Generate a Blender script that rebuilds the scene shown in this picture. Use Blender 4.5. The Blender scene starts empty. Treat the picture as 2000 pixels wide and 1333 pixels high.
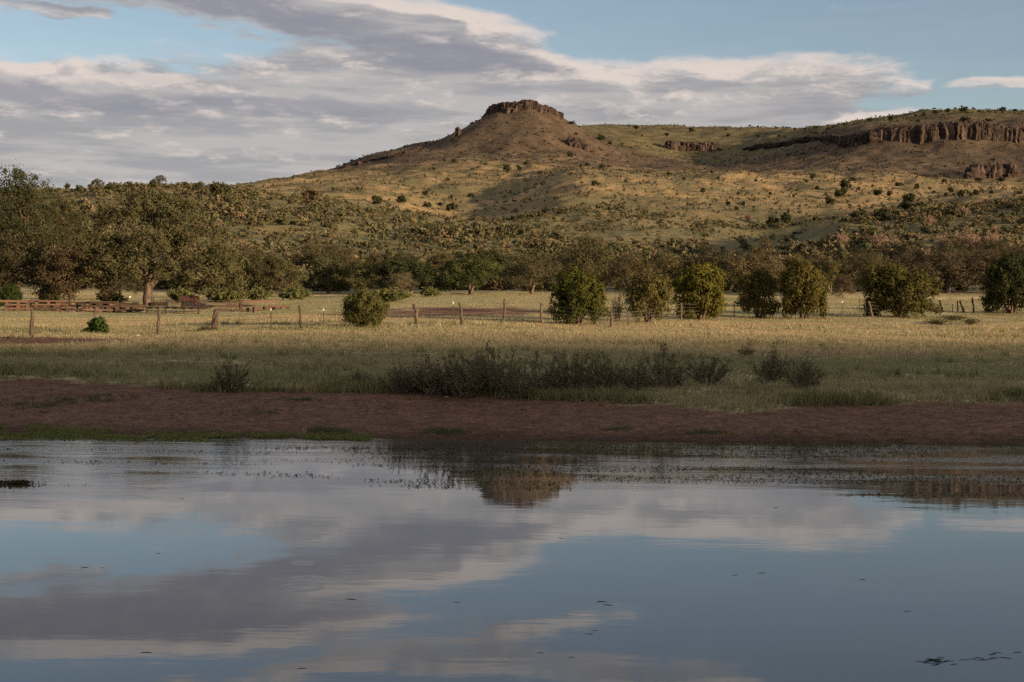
import bpy, math, random
import numpy as np
from mathutils import Vector, Matrix, Euler

# ------------------------------------------------------------------ camera, world, sun, exposure
scene = bpy.context.scene
COL = scene.collection
FPX = 3000.0                      # focal length in pixels of the 2000 px wide photograph
CAMH = 3.0                        # eye height above the water
HOR = 583.0                       # horizon row in the middle of the photograph
ROLL = 0.011
cam_d = bpy.data.cameras.new('camera')
cam_d.sensor_width = 36.0
cam_d.lens = 36.0 * FPX / 2000.0
cam_d.clip_start = 0.1
cam_d.clip_end = 20000
cam = bpy.data.objects.new('camera', cam_d)
COL.objects.link(cam)
pitch = math.atan((666.5 - HOR) / FPX)
CM = Matrix.Rotation(math.pi / 2 - pitch, 4, 'X') @ Matrix.Rotation(ROLL, 4, 'Z')
cam.matrix_world = Matrix.Translation((0, 0, CAMH)) @ CM
scene.camera = cam

SUN_EL = math.radians(8.0)
SUN_AZ = Vector((0.82, -0.57)).normalized()          # horizontal direction towards the sun: right, behind the camera
SUN_DIR = Vector((SUN_AZ.x * math.cos(SUN_EL), SUN_AZ.y * math.cos(SUN_EL), math.sin(SUN_EL)))
sun_d = bpy.data.lights.new('sun', 'SUN')
sun_d.energy = 5.0
sun_d.angle = math.radians(1.3)           # the low sun is veiled by thin cloud
sun_d.color = (1.0, 0.74, 0.47)
sun = bpy.data.objects.new('sun', sun_d)
COL.objects.link(sun)
sun.location = (200, -150, 80)
sun.rotation_euler = (-SUN_DIR).to_track_quat('-Z', 'Y').to_euler()

scene.view_settings.view_transform = 'Standard'
scene.view_settings.look = 'None'
scene.view_settings.exposure = 0.85
scene.view_settings.gamma = 1.0
scene.render.engine = 'CYCLES'
scene.cycles.max_bounces = 5
scene.cycles.diffuse_bounces = 2
scene.cycles.glossy_bounces = 3
scene.cycles.transmission_bounces = 3
scene.cycles.transparent_max_bounces = 4
scene.cycles.caustics_reflective = False
scene.cycles.caustics_refractive = False
scene.cycles.use_denoising = False
scene.cycles.use_adaptive_sampling = True
scene.cycles.adaptive_threshold = 0.015

world = bpy.data.worlds.new('World')
scene.world = world
world.use_nodes = True


class G:
    """small helper for building node graphs"""
    def __init__(self, nt):
        self.nt = nt
        nt.nodes.clear()

    def n(self, typ, ins=None, **kw):
        nd = self.nt.nodes.new(typ)
        for k, v in kw.items():
            setattr(nd, k, v)
        for k, v in (ins or {}).items():
            self.put(nd.inputs[k], v)
        return nd

    def put(self, sock, v):
        if isinstance(v, bpy.types.NodeSocket):
            self.nt.links.new(v, sock)
        elif isinstance(v, bpy.types.Node):
            self.nt.links.new(v.outputs[0], sock)
        else:
            if sock.type == 'RGBA' and len(v) == 3:
                v = (*v, 1.0)
            sock.default_value = v

    def m(self, op, a, b=None, c=None, clamp=False):
        nd = self.n('ShaderNodeMath', operation=op, use_clamp=clamp)
        for i, v in enumerate((a, b, c)):
            if v is not None:
                self.put(nd.inputs[i], v)
        return nd.outputs[0]

    def vm(self, op, a, b=None, s=None):
        nd = self.n('ShaderNodeVectorMath', operation=op)
        self.put(nd.inputs[0], a)
        if b is not None:
            self.put(nd.inputs[1], b)
        if s is not None:
            self.put(nd.inputs['Scale'], s)
        return nd.outputs['Value'] if op in ('LENGTH', 'DOT_PRODUCT', 'DISTANCE') else nd.outputs[0]

    def mr(self, v, a, b, c=0.0, d=1.0, typ='SMOOTHSTEP'):
        nd = self.n('ShaderNodeMapRange', interpolation_type=typ)
        for i, x in zip(range(5), (v, a, b, c, d)):
            self.put(nd.inputs[i], x)
        return nd.outputs[0]

    def mix(self, f, a, b, blend='MIX'):
        nd = self.n('ShaderNodeMix', data_type='RGBA', blend_type=blend)
        self.put(nd.inputs[0], f)
        self.put(nd.inputs[6], a)
        self.put(nd.inputs[7], b)
        return nd.outputs[2]

    def noise(self, vec, scale, detail=4, rough=0.55, dist=0.0, out=0):
        nd = self.n('ShaderNodeTexNoise', {'Vector': vec, 'Scale': scale, 'Detail': detail, 'Roughness': rough, 'Distortion': dist})
        return nd.outputs[out]


def azel(px, py):
    y0 = HOR + ROLL * (px - 1000)
    a = math.atan((px - 1000) / FPX)
    return a, math.atan((y0 - py) / FPX * math.cos(a))


def build_sky():
    g = G(world.node_tree)
    tc = g.n('ShaderNodeTexCoord').outputs['Generated']
    sep = g.n('ShaderNodeSeparateXYZ', {0: tc})
    x, y, z = sep.outputs
    az = g.m('ARCTAN2', x, y)
    el = g.m('ARCSINE', g.m('ABSOLUTE', z))
    sky = g.n('ShaderNodeTexSky', sky_type='NISHITA')
    sky.sun_disc = False
    sky.sun_elevation = SUN_EL
    sky.sun_rotation = math.atan2(SUN_AZ.x, SUN_AZ.y)
    sky.altitude = 1500
    sky.air_density = 1.0
    sky.dust_density = 1.0
    sky.ozone_density = 1.5
    K = 10.0 * SKY_K
    # cloud banks: (px, py, half length, half height, tilt deg, weight)
    banks = [
        (640, 28, 460, 62, -8, 1.0), (300, -62, 560, 72, 1, 1.0), (880, 105, 330, 46, -5, .95), (760, 112, 260, 30, -3, .7),
        (60, 8, 150, 16, -6, .7), (-250, -60, 300, 60, -2, 1.0),
        (-100, 200, 760, 88, -2, 1.1), (420, 238, 700, 100, -1, 1.1), (700, 200, 600, 60, 0, .8), (1000, 195, 640, 92, -3, 1.1),
        (1350, 190, 400, 74, 4, 1.0), (1560, 160, 140, 48, 0, .6), (1590, 235, 190, 32, 0, .85), (1270, 240, 420, 60, 0, .8), (100, 330, 900, 90, 0, .9),
        (1765, 168, 62, 20, 0, .62), (1930, 170, 80, 14, 0, .58), (900, 330, 600, 60, 0, .7),
        (10, 248, 75, 24, 8, 1.0), (700, -130, 560, 26, -9, .75), (1100, -140, 500, 40, 3, .6), (430, 58, 60, 9, -6, .6),
    ]
    darks = [
        (430, 18, 330, 42, -9, 1.0), (800, 105, 270, 32, -5, 1.0), (120, 185, 330, 20, -9, .8), (560, 215, 230, 22, -2, .75),
        (200, -60, 520, 60, 0, 1.0), (80, 10, 150, 16, -6, .8), (-300, 60, 400, 60, 0, .6), (820, -125, 460, 24, -8, .8), (1150, -165, 420, 40, 0, .8), (1500, 215, 160, 22, 0, .25), (350, 160, 160, 16, -4, .4),
        (430, 58, 50, 8, -6, .6),
    ]
    warp = g.noise(g.vm('MULTIPLY', tc, (1, 1, 3.2)), 13.0, 3, .55, out=1)
    warp = g.vm('SUBTRACT', warp, (.5, .5, .5))
    warp2 = g.vm('MULTIPLY', warp, (.11, .026, 0))
    base = g.n('ShaderNodeCombineXYZ', {0: az, 1: el, 2: 1.0}).outputs[0]
    base = g.vm('ADD', base, warp2)

    def blobs(vec, lst, off=(0, 0)):
        tot = None
        for px, py, hl, hh, tilt, w in lst:
            a, e = azel(px, py)
            a -= off[0]; e -= off[1]
            c, s = math.cos(math.radians(tilt)), math.sin(math.radians(tilt))
            hl_, hh_ = 1.2 * hl / FPX, 1.2 * hh / FPX
            u = g.vm('DOT_PRODUCT', vec, (c / hl_, s / hl_, -(a * c + e * s) / hl_))
            v = g.vm('DOT_PRODUCT', vec, (-s / hh_, c / hh_, -(-a * s + e * c) / hh_))
            q = g.m('MULTIPLY_ADD', u, u, g.m('MULTIPLY', v, v))
            t = g.m('MULTIPLY_ADD', q, -1.35 * w, 1.35 * w)
            t = g.m('MINIMUM', t, w)
            tot = t if tot is None else g.m('MAXIMUM', tot, t)
        return g.m('MAXIMUM', tot, 0.0)

    outside = g.mr(g.m('MAXIMUM', g.m('DIVIDE', g.m('ABSOLUTE', az), .42), g.m('DIVIDE', el, .34)), .9, 1.4)
    wide = g.noise(g.vm('MULTIPLY', tc, (1, 1, 2.5)), 2.2, 3, .5)
    wide = g.m('MULTIPLY', g.mr(wide, .30, .55, 0, 1.05), outside)

    def density(off):
        v = g.vm('ADD', tc, off)
        nz = g.noise(g.vm('MULTIPLY', v, (1, 1, 3.3)), 21.0, 7, .66, .3)
        b = blobs(base, banks, (off[0], off[2]))
        b = g.m('MAXIMUM', b, wide)
        return g.m('ADD', b, g.m('MULTIPLY', g.m('SUBTRACT', nz, .5), 1.5)), nz

    d0, n0 = density((0, 0, 0))
    d1, n1 = density((.008, 0, .0065))
    cover = g.m('MAXIMUM', g.mr(d0, .16, .84), .07)
    lit = g.mr(g.m('SUBTRACT', d0, d1), .02, .46)
    dk = blobs(base, darks)
    streak = g.noise(g.vm('MULTIPLY', tc, (1, 1, 9)), 11.0, 4, .6)
    dk = g.m('MAXIMUM', dk, g.m('MULTIPLY', g.mr(streak, .5, .7), .28))
    dk = g.m('MULTIPLY', dk, g.mr(d0, .4, 1.0, 0, .9))
    grey = g.mix(g.mr(streak, .35, .65), tuple(K * c for c in (.352, .342, .358)), tuple(K * c for c in (.54, .502, .485)))
    c = g.mix(dk, grey, tuple(K * c for c in (.262, .262, .312)))
    edge = g.m('MULTIPLY', lit, g.m('SUBTRACT', 1.0, g.m('MULTIPLY', dk, .75)))
    c = g.mix(edge, c, tuple(K * c for c in (.76, .655, .595)))
    blue = g.mix(1.0, sky.outputs[0], SKY_TINT, 'MULTIPLY')
    col = g.mix(g.m('MULTIPLY', cover, .95), blue, c)
    bg = g.n('ShaderNodeBackground', {'Color': col, 'Strength': 0.1})
    out = g.n('ShaderNodeOutputWorld', {'Surface': bg.outputs[0]})
    world.cycles.sampling_method = 'MANUAL'
    world.cycles.sample_map_resolution = 512


SKY_TINT = (0.955, 0.84, 0.808)
SKY_K = 1 / 1.80                  # exposure is +0.85
build_sky()

# ------------------------------------------------------------------ helpers
RNG = np.random.default_rng(7)
_tab = np.random.default_rng(3).random((256, 256))


def vnoise(x, y, s=0):
    x = np.asarray(x, float) + 17.3 * s
    y = np.asarray(y, float) + 31.7 * s
    xi = np.floor(x).astype(int); yi = np.floor(y).astype(int)
    fx = x - xi; fy = y - yi
    fx = fx * fx * (3 - 2 * fx); fy = fy * fy * (3 - 2 * fy)
    a = _tab[xi & 255, yi & 255]; b = _tab[(xi + 1) & 255, yi & 255]
    c = _tab[xi & 255, (yi + 1) & 255]; d = _tab[(xi + 1) & 255, (yi + 1) & 255]
    return (a + (b - a) * fx) * (1 - fy) + (c + (d - c) * fx) * fy


def fbm(x, y, oct=4, s=0, gain=.5):
    t = 0; a = 1; n = 0
    x = np.asarray(x, float); y = np.asarray(y, float)
    for o in range(oct):
        t = t + a * vnoise(x * 2 ** o, y * 2 ** o, s + o * 3)
        n += a; a *= gain
    return t / n


def sstep(v, a, b):
    t = np.clip((v - a) / (b - a), 0, 1)
    return t * t * (3 - 2 * t)


def mesh_np(name, V, F, attrs=None, smooth=False):
    V = np.asarray(V, np.float32).reshape(-1, 3)
    F = np.asarray(F, np.int32)
    me = bpy.data.meshes.new(name)
    me.vertices.add(len(V)); me.vertices.foreach_set('co', V.ravel())
    k = F.shape[1]
    me.loops.add(F.size); me.loops.foreach_set('vertex_index', F.ravel())
    me.polygons.add(len(F)); me.polygons.foreach_set('loop_start', np.arange(0, F.size, k, dtype=np.int32))
    me.polygons.foreach_set('use_smooth', np.full(len(F), smooth, bool))
    for an, av in (attrs or {}).items():
        av = np.asarray(av, np.float32)
        if av.ndim == 1:
            at = me.attributes.new(an, 'FLOAT', 'POINT'); at.data.foreach_set('value', av)
        else:
            at = me.attributes.new(an, 'FLOAT_COLOR', 'POINT')
            if av.shape[1] == 3:
                av = np.concatenate([av, np.ones((len(av), 1), np.float32)], 1)
            at.data.foreach_set('color', av.ravel())
    me.update(calc_edges=True)
    return me


def obj(name, me, mat=None, parent=None, loc=None, rotz=0.0, scale=None, color=None):
    if mat is not None and len(me.materials) == 0:
        me.materials.append(mat)
    o = bpy.data.objects.new(name, me)
    COL.objects.link(o)
    if parent is not None:
        o.parent = parent
    if loc is not None:
        o.location = loc
    if rotz:
        o.rotation_euler = (0, 0, rotz)
    if scale is not None:
        o.scale = scale if hasattr(scale, '__len__') else (scale,) * 3
    if color is not None:
        o.color = (*color, 1)
    return o


def tag(o, label=None, cat=None, group=None, kind=None):
    if label: o['label'] = label
    if cat: o['category'] = cat
    if group: o['group'] = group
    if kind: o['kind'] = kind
    return o


def empty(name, loc, rotz=0.0, scale=1.0):
    o = bpy.data.objects.new(name, None)
    o.empty_display_size = .3
    COL.objects.link(o)
    o.location = loc
    o.rotation_euler = (0, 0, rotz)
    o.scale = scale if hasattr(scale, '__len__') else (scale,) * 3
    return o


class MB:
    """collects pieces of one mesh (quads)"""
    def __init__(self):
        self.V = []; self.F = []; self.n = 0

    def add(self, V, F):
        V = np.asarray(V, float).reshape(-1, 3); F = np.asarray(F, int)
        self.V.append(V); self.F.append(F + self.n); self.n += len(V)

    def tube(self, pts, rad, sides=6, cap=True):
        P = np.asarray(pts, float); n = len(P)
        rad = np.broadcast_to(np.asarray(rad, float), (n,))
        T = np.gradient(P, axis=0); T /= np.linalg.norm(T, axis=1, keepdims=True) + 1e-9
        ref = np.where(np.abs(T[:, 2:3]) > .9, np.array([[1., 0, 0]]), np.array([[0, 0, 1.]]))
        A = np.cross(T, ref); A /= np.linalg.norm(A, axis=1, keepdims=True) + 1e-9
        B = np.cross(T, A)
        th = np.arange(sides) * 2 * math.pi / sides
        R = P[:, None] + rad[:, None, None] * (A[:, None] * np.cos(th)[None, :, None] + B[:, None] * np.sin(th)[None, :, None])
        i = np.arange(n - 1)[:, None] * sides; j = np.arange(sides)[None]
        F = np.stack([i + j, i + (j + 1) % sides, i + sides + (j + 1) % sides, i + sides + j], -1).reshape(-1, 4)
        V = R.reshape(-1, 3)
        if cap:
            V = np.concatenate([V, P[:1], P[-1:]])
            c0 = n * sides; c1 = c0 + 1
            j = np.arange(0, sides, 2)
            f0 = np.stack([np.full_like(j, c0), (j + 2) % sides, (j + 1) % sides, j], -1)
            b = (n - 1) * sides
            f1 = np.stack([np.full_like(j, c1), b + j, b + (j + 1) % sides, b + (j + 2) % sides], -1)
            if sides % 2 == 0:
                F = np.concatenate([F, f0, f1])
        self.add(V, F)

    def box(self, c, s, rot=None, jit=0.0, rng=None):
        V = np.array([[x, y, z] for z in (-.5, .5) for y in (-.5, .5) for x in (-.5, .5)], float)
        if jit:
            V += rng.normal(0, jit, V.shape)
        V = V * np.asarray(s)
        if rot is not None:
            V = V @ np.array(Euler(rot).to_matrix()).T
        self.add(V + np.asarray(c), [[0, 2, 3, 1], [4, 5, 7, 6], [0, 1, 5, 4], [2, 6, 7, 3], [0, 4, 6, 2], [1, 3, 7, 5]])

    def mesh(self, name, smooth=False, attrs=None):
        return mesh_np(name, np.concatenate(self.V), np.concatenate(self.F), attrs, smooth)


# ------------------------------------------------------------------ terrain height
SHORE = 32.3
EDGE_PX = [-600, 0, 200, 450, 700, 850, 1200, 1400, 1700, 2000, 2600]
EDGE_D = [41, 40.2, 39.4, 38.5, 38.6, 38.0, 37.7, 37.0, 37.5, 38.2, 39]


def grass_edge(x):
    px = 1000 + FPX * np.asarray(x) / 38.5
    return np.interp(px, EDGE_PX, EDGE_D)


def near_h(x, y):
    x = np.asarray(x, float); y = np.asarray(y, float)
    bank = .09 * (y - SHORE)
    bank = np.maximum(bank, -.9)
    up = .6 + .0247 * (y - 39.)
    k = .12
    h = np.clip(.5 + .5 * (up - bank) / k, 0, 1)
    z = up * (1 - h) + bank * h - k * h * (1 - h)
    z = z - .42 * sstep(-x, 9, 22) * sstep(y, 44, 68)
    # low spoil mound on the left, wheel-worn bank edge
    z = z + .30 * np.exp(-((x + 22.5) / 4.5) ** 2 - ((y - 66) / 2.2) ** 2)
    z = z + .16 * np.exp(-((x + 13.) / 3.5) ** 2 - ((y - 41) / 1.5) ** 2)
    amp = sstep(y, SHORE + .3, SHORE + 5)
    z = z + amp * ((fbm(x * .35, y * .35, 4, 2) - .5) * .22 + (fbm(x * 1.6, y * 1.6, 3, 5) - .5) * .07)
    z = z + (fbm(x * .5, y * .5 + 9, 3, 8) - .5) * .06 * sstep(y, SHORE - 3, SHORE + .5) * (1 - amp)
    # near shore and the hill behind the camera
    nb = 1.35 - .55 * np.maximum(y - 0.5, 0)
    nb = np.where(y < .5, 1.35 + .012 * (0.5 - y), nb)
    crest = 45.6 + 8 * (fbm(x * .016, x * 0 + .5, 4, 11) - .5) + 3.5 * (fbm(x * .07, x * 0 + 2.5, 3, 13) - .5)
    hill = crest * (.16 + .84 * sstep(x, 30, 130)) * sstep(-y, 18, 138) ** 1.0 * (1 - .6 * sstep(-y, 150, 420))
    return np.where(y < 14, np.maximum(nb + hill, -.9), z)


# hillside knots for each column of the view: (distance in m, row in the photograph)
KN = {
    -700: [(180, 545), (215, 505), (260, 450), (310, 400), (350, 385), (400, 400), (460, 415), (540, 420), (620, 425), (700, 430), (780, 440), (900, 450), (1200, 470), (1700, 490)],
    -100: [(180, 543), (215, 497), (260, 430), (310, 380), (350, 375), (400, 392), (460, 405), (540, 410), (620, 415), (700, 420), (780, 430), (900, 440), (1200, 460), (1700, 490)],
    200: [(180, 541), (215, 492), (260, 424), (310, 371), (345, 369), (400, 388), (460, 400), (540, 405), (620, 405), (700, 410), (780, 420), (900, 430), (1200, 460), (1700, 490)],
    350: [(180, 542), (215, 494), (260, 426), (310, 370), (345, 367), (400, 380), (460, 385), (540, 384), (620, 380), (700, 385), (780, 400), (900, 420), (1200, 450), (1700, 480)],
    470: [(180, 546), (215, 500), (260, 432), (310, 378), (345, 374), (400, 376), (460, 371), (540, 365), (620, 362), (700, 372), (780, 390), (900, 410), (1200, 440), (1700, 470)],
    560: [(180, 550), (215, 508), (260, 444), (310, 392), (345, 388), (400, 383), (460, 370), (540, 355), (610, 347), (700, 351), (780, 372), (900, 390), (1200, 430), (1700, 470)],
    650: [(180, 552), (215, 512), (260, 452), (310, 404), (345, 400), (400, 390), (460, 373), (540, 351), (610, 338), (690, 330), (770, 336), (900, 380), (1200, 420), (1700, 460)],
    750: [(180, 553), (215, 516), (260, 458), (310, 415), (345, 412), (400, 399), (460, 380), (540, 350), (620, 323), (700, 304), (765, 292), (900, 330), (1200, 380), (1700, 440)],
    820: [(180, 554), (215, 518), (260, 462), (310, 420), (345, 436), (400, 424), (460, 396), (540, 352), (620, 322), (700, 300), (765, 281), (900, 300), (1200, 340), (1700, 420)],
    900: [(180, 554), (215, 520), (260, 466), (310, 426), (345, 434), (400, 430), (460, 404), (540, 356), (620, 322), (700, 298), (765, 274), (900, 275), (1200, 300), (1700, 380)],
    1000: [(180, 555), (215, 524), (260, 472), (310, 432), (345, 428), (400, 418), (460, 396), (540, 356), (620, 322), (700, 299), (765, 273), (900, 270), (1200, 262), (1700, 300)],
    1100: [(180, 556), (215, 528), (260, 478), (310, 438), (345, 404), (400, 372), (460, 342), (540, 337), (620, 322), (700, 302), (765, 278), (900, 270), (1200, 252), (1700, 252)],
    1200: [(180, 558), (215, 532), (260, 484), (310, 442), (345, 412), (400, 378), (460, 350), (540, 338), (620, 330), (700, 318), (780, 300), (900, 276), (1250, 244), (1700, 247)],
    1300: [(180, 558), (215, 534), (260, 490), (310, 446), (345, 420), (400, 388), (460, 358), (530, 337), (620, 340), (720, 328), (850, 312), (1000, 298), (1022, 276), (1350, 245)],
    1400: [(180, 558), (215, 530), (260, 500), (310, 450), (345, 424), (400, 391), (460, 360), (530, 338), (620, 350), (720, 340), (870, 324), (1010, 300), (1032, 280), (1350, 247)],
    1480: [(180, 556), (215, 514), (245, 486), (310, 468), (345, 430), (400, 394), (460, 363), (530, 342), (620, 352), (720, 332), (850, 312), (940, 299), (962, 280), (1350, 248)],
    1560: [(180, 553), (215, 496), (245, 460), (310, 464), (345, 434), (400, 397), (460, 367), (530, 347), (620, 348), (700, 326), (790, 300), (850, 282), (868, 263), (1300, 249)],
    1650: [(180, 548), (215, 474), (245, 428), (310, 446), (345, 432), (400, 402), (460, 373), (530, 352), (620, 344), (690, 322), (760, 287), (778, 257), (830, 246), (1000, 238)],
    1750: [(180, 545), (215, 478), (245, 428), (310, 426), (345, 416), (400, 396), (460, 378), (530, 357), (620, 346), (690, 320), (752, 284), (770, 253), (820, 238), (930, 226)],
    1850: [(180, 543), (215, 474), (245, 420), (310, 414), (345, 400), (400, 388), (460, 380), (530, 362), (620, 349), (690, 322), (745, 284), (763, 251), (815, 234), (920, 217)],
    1960: [(180, 541), (215, 468), (245, 412), (310, 402), (345, 390), (400, 384), (460, 380), (530, 366), (620, 350), (690, 322), (745, 280), (763, 248), (815, 232), (920, 215)],
    2150: [(180, 540), (215, 465), (245, 410), (310, 396), (345, 386), (400, 382), (460, 378), (530, 366), (620, 350), (690, 322), (745, 278), (763, 246), (815, 230), (920, 214)],
    2700: [(180, 545), (215, 480), (245, 430), (310, 410), (345, 400), (400, 395), (460, 390), (530, 375), (620, 355), (690, 330), (745, 290), (763, 262), (815, 245), (920, 230)],
}
_kpx = np.array(sorted(KN))
_kD = np.array([[d for d, r in KN[p]] for p in sorted(KN)], float)
_kY = np.array([[r for d, r in KN[p]] for p in sorted(KN)], float)
TPX = np.arange(-700, 2701, 10.0)
TD = np.arange(150, 1804, 4.0)


def _table():
    Z = np.zeros((len(TPX), len(TD)))
    for i, p in enumerate(TPX):
        d = np.array([np.interp(p, _kpx, _kD[:, k]) for k in range(14)])
        r = np.array([np.interp(p, _kpx, _kY[:, k]) for k in range(14)])
        zz = CAMH + d * (HOR + ROLL * (p - 1000) - r) / FPX
        x0 = (p - 1000) / FPX * 150.0
        d = np.concatenate([[150], d, [2000]])
        zz = np.concatenate([[near_h(x0, 150.0)], zz, [zz[-1]]])
        Z[i] = np.interp(TD, d, zz)

    def blur(A, ax, r):
        pad = [(0, 0), (0, 0)]; pad[ax] = (r, r)
        B = np.pad(A, pad, mode='edge')
        c = np.cumsum(B, ax)
        n = A.shape[ax]; w = 2 * r + 1
        hi = np.take(c, np.arange(w - 1, w - 1 + n), ax)
        lo = np.take(c, np.arange(-1, n - 1), ax) if False else np.concatenate([np.zeros_like(np.take(c, [0], ax)), np.take(c, np.arange(0, n - 1), ax)], ax)
        return (hi - lo) / w
    for _ in range(2):
        Z = blur(Z, 0, 3)
        Z = blur(Z, 1, 1)
    return Z


TZ = _table()
BX, BY = 3.0, 772.0                        # the butte


def butte_h(x, y):
    th = np.arctan2(y - BY, x - BX)
    r = np.hypot((x - BX), (y - BY) / 1.35)
    rw = 17.6 + 1.6 * np.cos(th) + 1.3 * (vnoise(th * 3 + 9, th * 0 + 2, 4) - .5) * 2
    top = 100.0 - (x - BX) ** 2 * np.where(x > BX, .0175, .011)
    skirt = 95.0 - .62 * np.maximum(r - rw, 0)
    dome = np.where(r < rw, skirt + (top - skirt) * sstep(rw - r, .2, 4.5), skirt)
    return dome


def H(x, y):
    x = np.asarray(x, float); y = np.asarray(y, float)
    shp = np.broadcast(x, y).shape
    x = np.broadcast_to(x, shp); y = np.broadcast_to(y, shp)
    zn = near_h(x, np.minimum(y, 150))
    D = np.clip(y, 150.0, 1800.0)
    px = np.clip(1000 + FPX * x / D, -700, 2699.9)
    u = (px + 700) / 10.0; v = (D - 150) / 4.0
    ui = np.minimum(u.astype(int), len(TPX) - 2); vi = np.minimum(v.astype(int), len(TD) - 2)
    fu = u - ui; fv = v - vi
    zh = (TZ[ui, vi] * (1 - fu) + TZ[ui + 1, vi] * fu) * (1 - fv) + (TZ[ui, vi + 1] * (1 - fu) + TZ[ui + 1, vi + 1] * fu) * fv
    bt = butte_h(x, y)
    k = 3.0
    h = np.clip(.5 + .5 * (bt - zh) / k, 0, 1)
    zb = zh * (1 - h) + bt * h + k * h * (1 - h)
    a = sstep(y, 158, 240)
    rough = (fbm(x * .035, y * .02, 4, 21) - .5) * 6.5 * (.3 + .7 * sstep(y, 240, 420))
    rough = rough + (fbm(x * .22, y * .16, 3, 25) - .5) * 1.3
    onbutte = np.exp(-((x - BX) / 32) ** 2 - ((y - BY) / 40) ** 2)
    zb = zb + a * rough * (1 - .8 * onbutte)
    return np.where(y < 150, zn, zb)


def pt(px, D):
    x = (px - 1000) / FPX * D
    return Vector((x, D, float(H(x, D))))


_RD = np.concatenate([np.arange(33, 150, .25), np.arange(150, 1500, 1.0)])


def hit(px, py, dmin=33, dmax=1500):
    """where the sight line through a photo position meets the ground"""
    v = CM.to_3x3() @ Vector((px - 1000, 666.5 - py, -FPX))
    D = _RD[(_RD >= dmin) & (_RD <= dmax)]
    x = v.x / v.y * D; zr = CAMH + v.z / v.y * D
    h = H(x, D)
    below = np.nonzero(h >= zr)[0]
    if len(below):
        i = below[0]
    else:
        i = int(np.argmax((h - CAMH) / D))
    return Vector((float(x[i]), float(D[i]), float(h[i])))


# ------------------------------------------------------------------ ground cover masks
def soil_mask(x, y):
    e = grass_edge(x) + (fbm(x * .45, y * .45, 4, 31) - .5) * 3.4 + (fbm(x * 2.2, y * 2.2, 3, 33) - .5) * 1.8
    m = 1 - sstep(y, e - .25, e + .5)
    def patch(px, py, rx, ry, w=1.0):
        p = PATCH[(px, py)]
        q = ((x - p.x) / rx) ** 2 + ((y - p.y) / ry) ** 2 + (fbm(x * .6, y * .35, 3, 37) - .5) * 1.7
        return w * (1 - sstep(q, .45, 1.15))
    for (px, py, rx, ry, w) in PATCHES:
        m = np.maximum(m, patch(px, py, rx, ry, w))
    return m


PATCHES = [(110, 667, 3.2, 1.7, 1.), (30, 672, 3.0, 1.2, .9), (290, 657, 2.0, 1.2, .8), (265, 694, 1.3, 1.2, .8), (370, 715, 1.2, .8, .7), (915, 607, 6.5, 9., 1.),
           (780, 612, 4, 6, .8), (1380, 751, 1.1, .5, .9), (1960, 616, 3, 2, .8), (150, 782, .1, .1, 0.), (1690, 742, .6, .4, .6), (420, 590, 5, 9, .7)]
PATCH = {(a, b): hit(a, b, 33, 150) for a, b, *_ in PATCHES}


def gold_mask(x, y):
    """0 green, 1 straw"""
    g = sstep(y, 42, 72) * .64 - .07 + .25 * sstep(fbm(x * .05, y * .16, 4, 41), .35, .7)
    g = g + (fbm(x * .10, y * .45, 4, 43) - .5) * 1.6 + (fbm(x * .04, y * .30, 3, 45) - .5) * 1.3
    g = g - .48 * sstep(y, 84, 100) + .15 * sstep(y, 125, 150)
    return np.clip(g, 0, 1)


GREEN = np.array([.35, .32, .175]); STRAW = np.array([.43, .335, .185]); SOIL = np.array([.162, .093, .060])
OLIVE = np.array([.175, .16, .082]); TALUS = np.array([.116, .083, .060]); HGOLD = np.array([.385, .27, .138])


def lerp(a, b, t):
    return a + (b - a) * np.asarray(t)[..., None]


def ground_color(x, y, z):
    near = lerp(lerp(GREEN * 1.15, STRAW, gold_mask(x, y)), SOIL, soil_mask(x, y))
    wet = 1 - sstep(y + (fbm(x * .8, y, 3, 51) - .5) * 1.2, SHORE + .1, SHORE + 1.7)
    near = near * (1 - .58 * wet[..., None] * (y < 60)[..., None])
    px = 1000 + FPX * x / np.maximum(y, 1)
    n1 = fbm(x * .03, y * .02, 4, 61); n2 = fbm(x * .25, y * .15, 4, 63); n5 = fbm(x * .05, y * .05, 3, 67)
    brush = 1 - sstep(y + (n1 - .5) * 110 - 40 * sstep(px, 1250, 1500) * (1 - sstep(px, 1600, 1700)), 270, 360)
    far = lerp(HGOLD, OLIVE, np.clip(brush * (.6 + .6 * n2), 0, 1))
    far = lerp(far, OLIVE * .95, np.clip(sstep(n2, .42, .66) * .6 + sstep(n5, .38, .62) * np.where((px > 1360) & (y < 545), .22, .55), 0, .9))
    tal = sstep(z + (n1 - .5) * 30 + (n2 - .5) * 20, 42, 66)
    far = lerp(far, lerp(TALUS * 1.05, TALUS * .68, sstep(n2, .3, .7)), tal * .9)
    top = sstep(y, 800, 900) * (1 - onb(x, y))
    far = lerp(far, lerp(np.array([.20, .165, .078]), np.array([.12, .105, .05]), sstep(n2, .4, .65)), top * .85)
    return np.where((y < 150)[..., None], near, lerp(near, far, sstep(y, 150, 172)))


def onb(x, y):
    return np.exp(-((x - BX) / 60) ** 2 - ((y - BY) / 90) ** 4)


# ------------------------------------------------------------------ materials
def mat_new(name):
    m = bpy.data.materials.new(name)
    m.use_nodes = True
    return m, G(m.node_tree)


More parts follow.
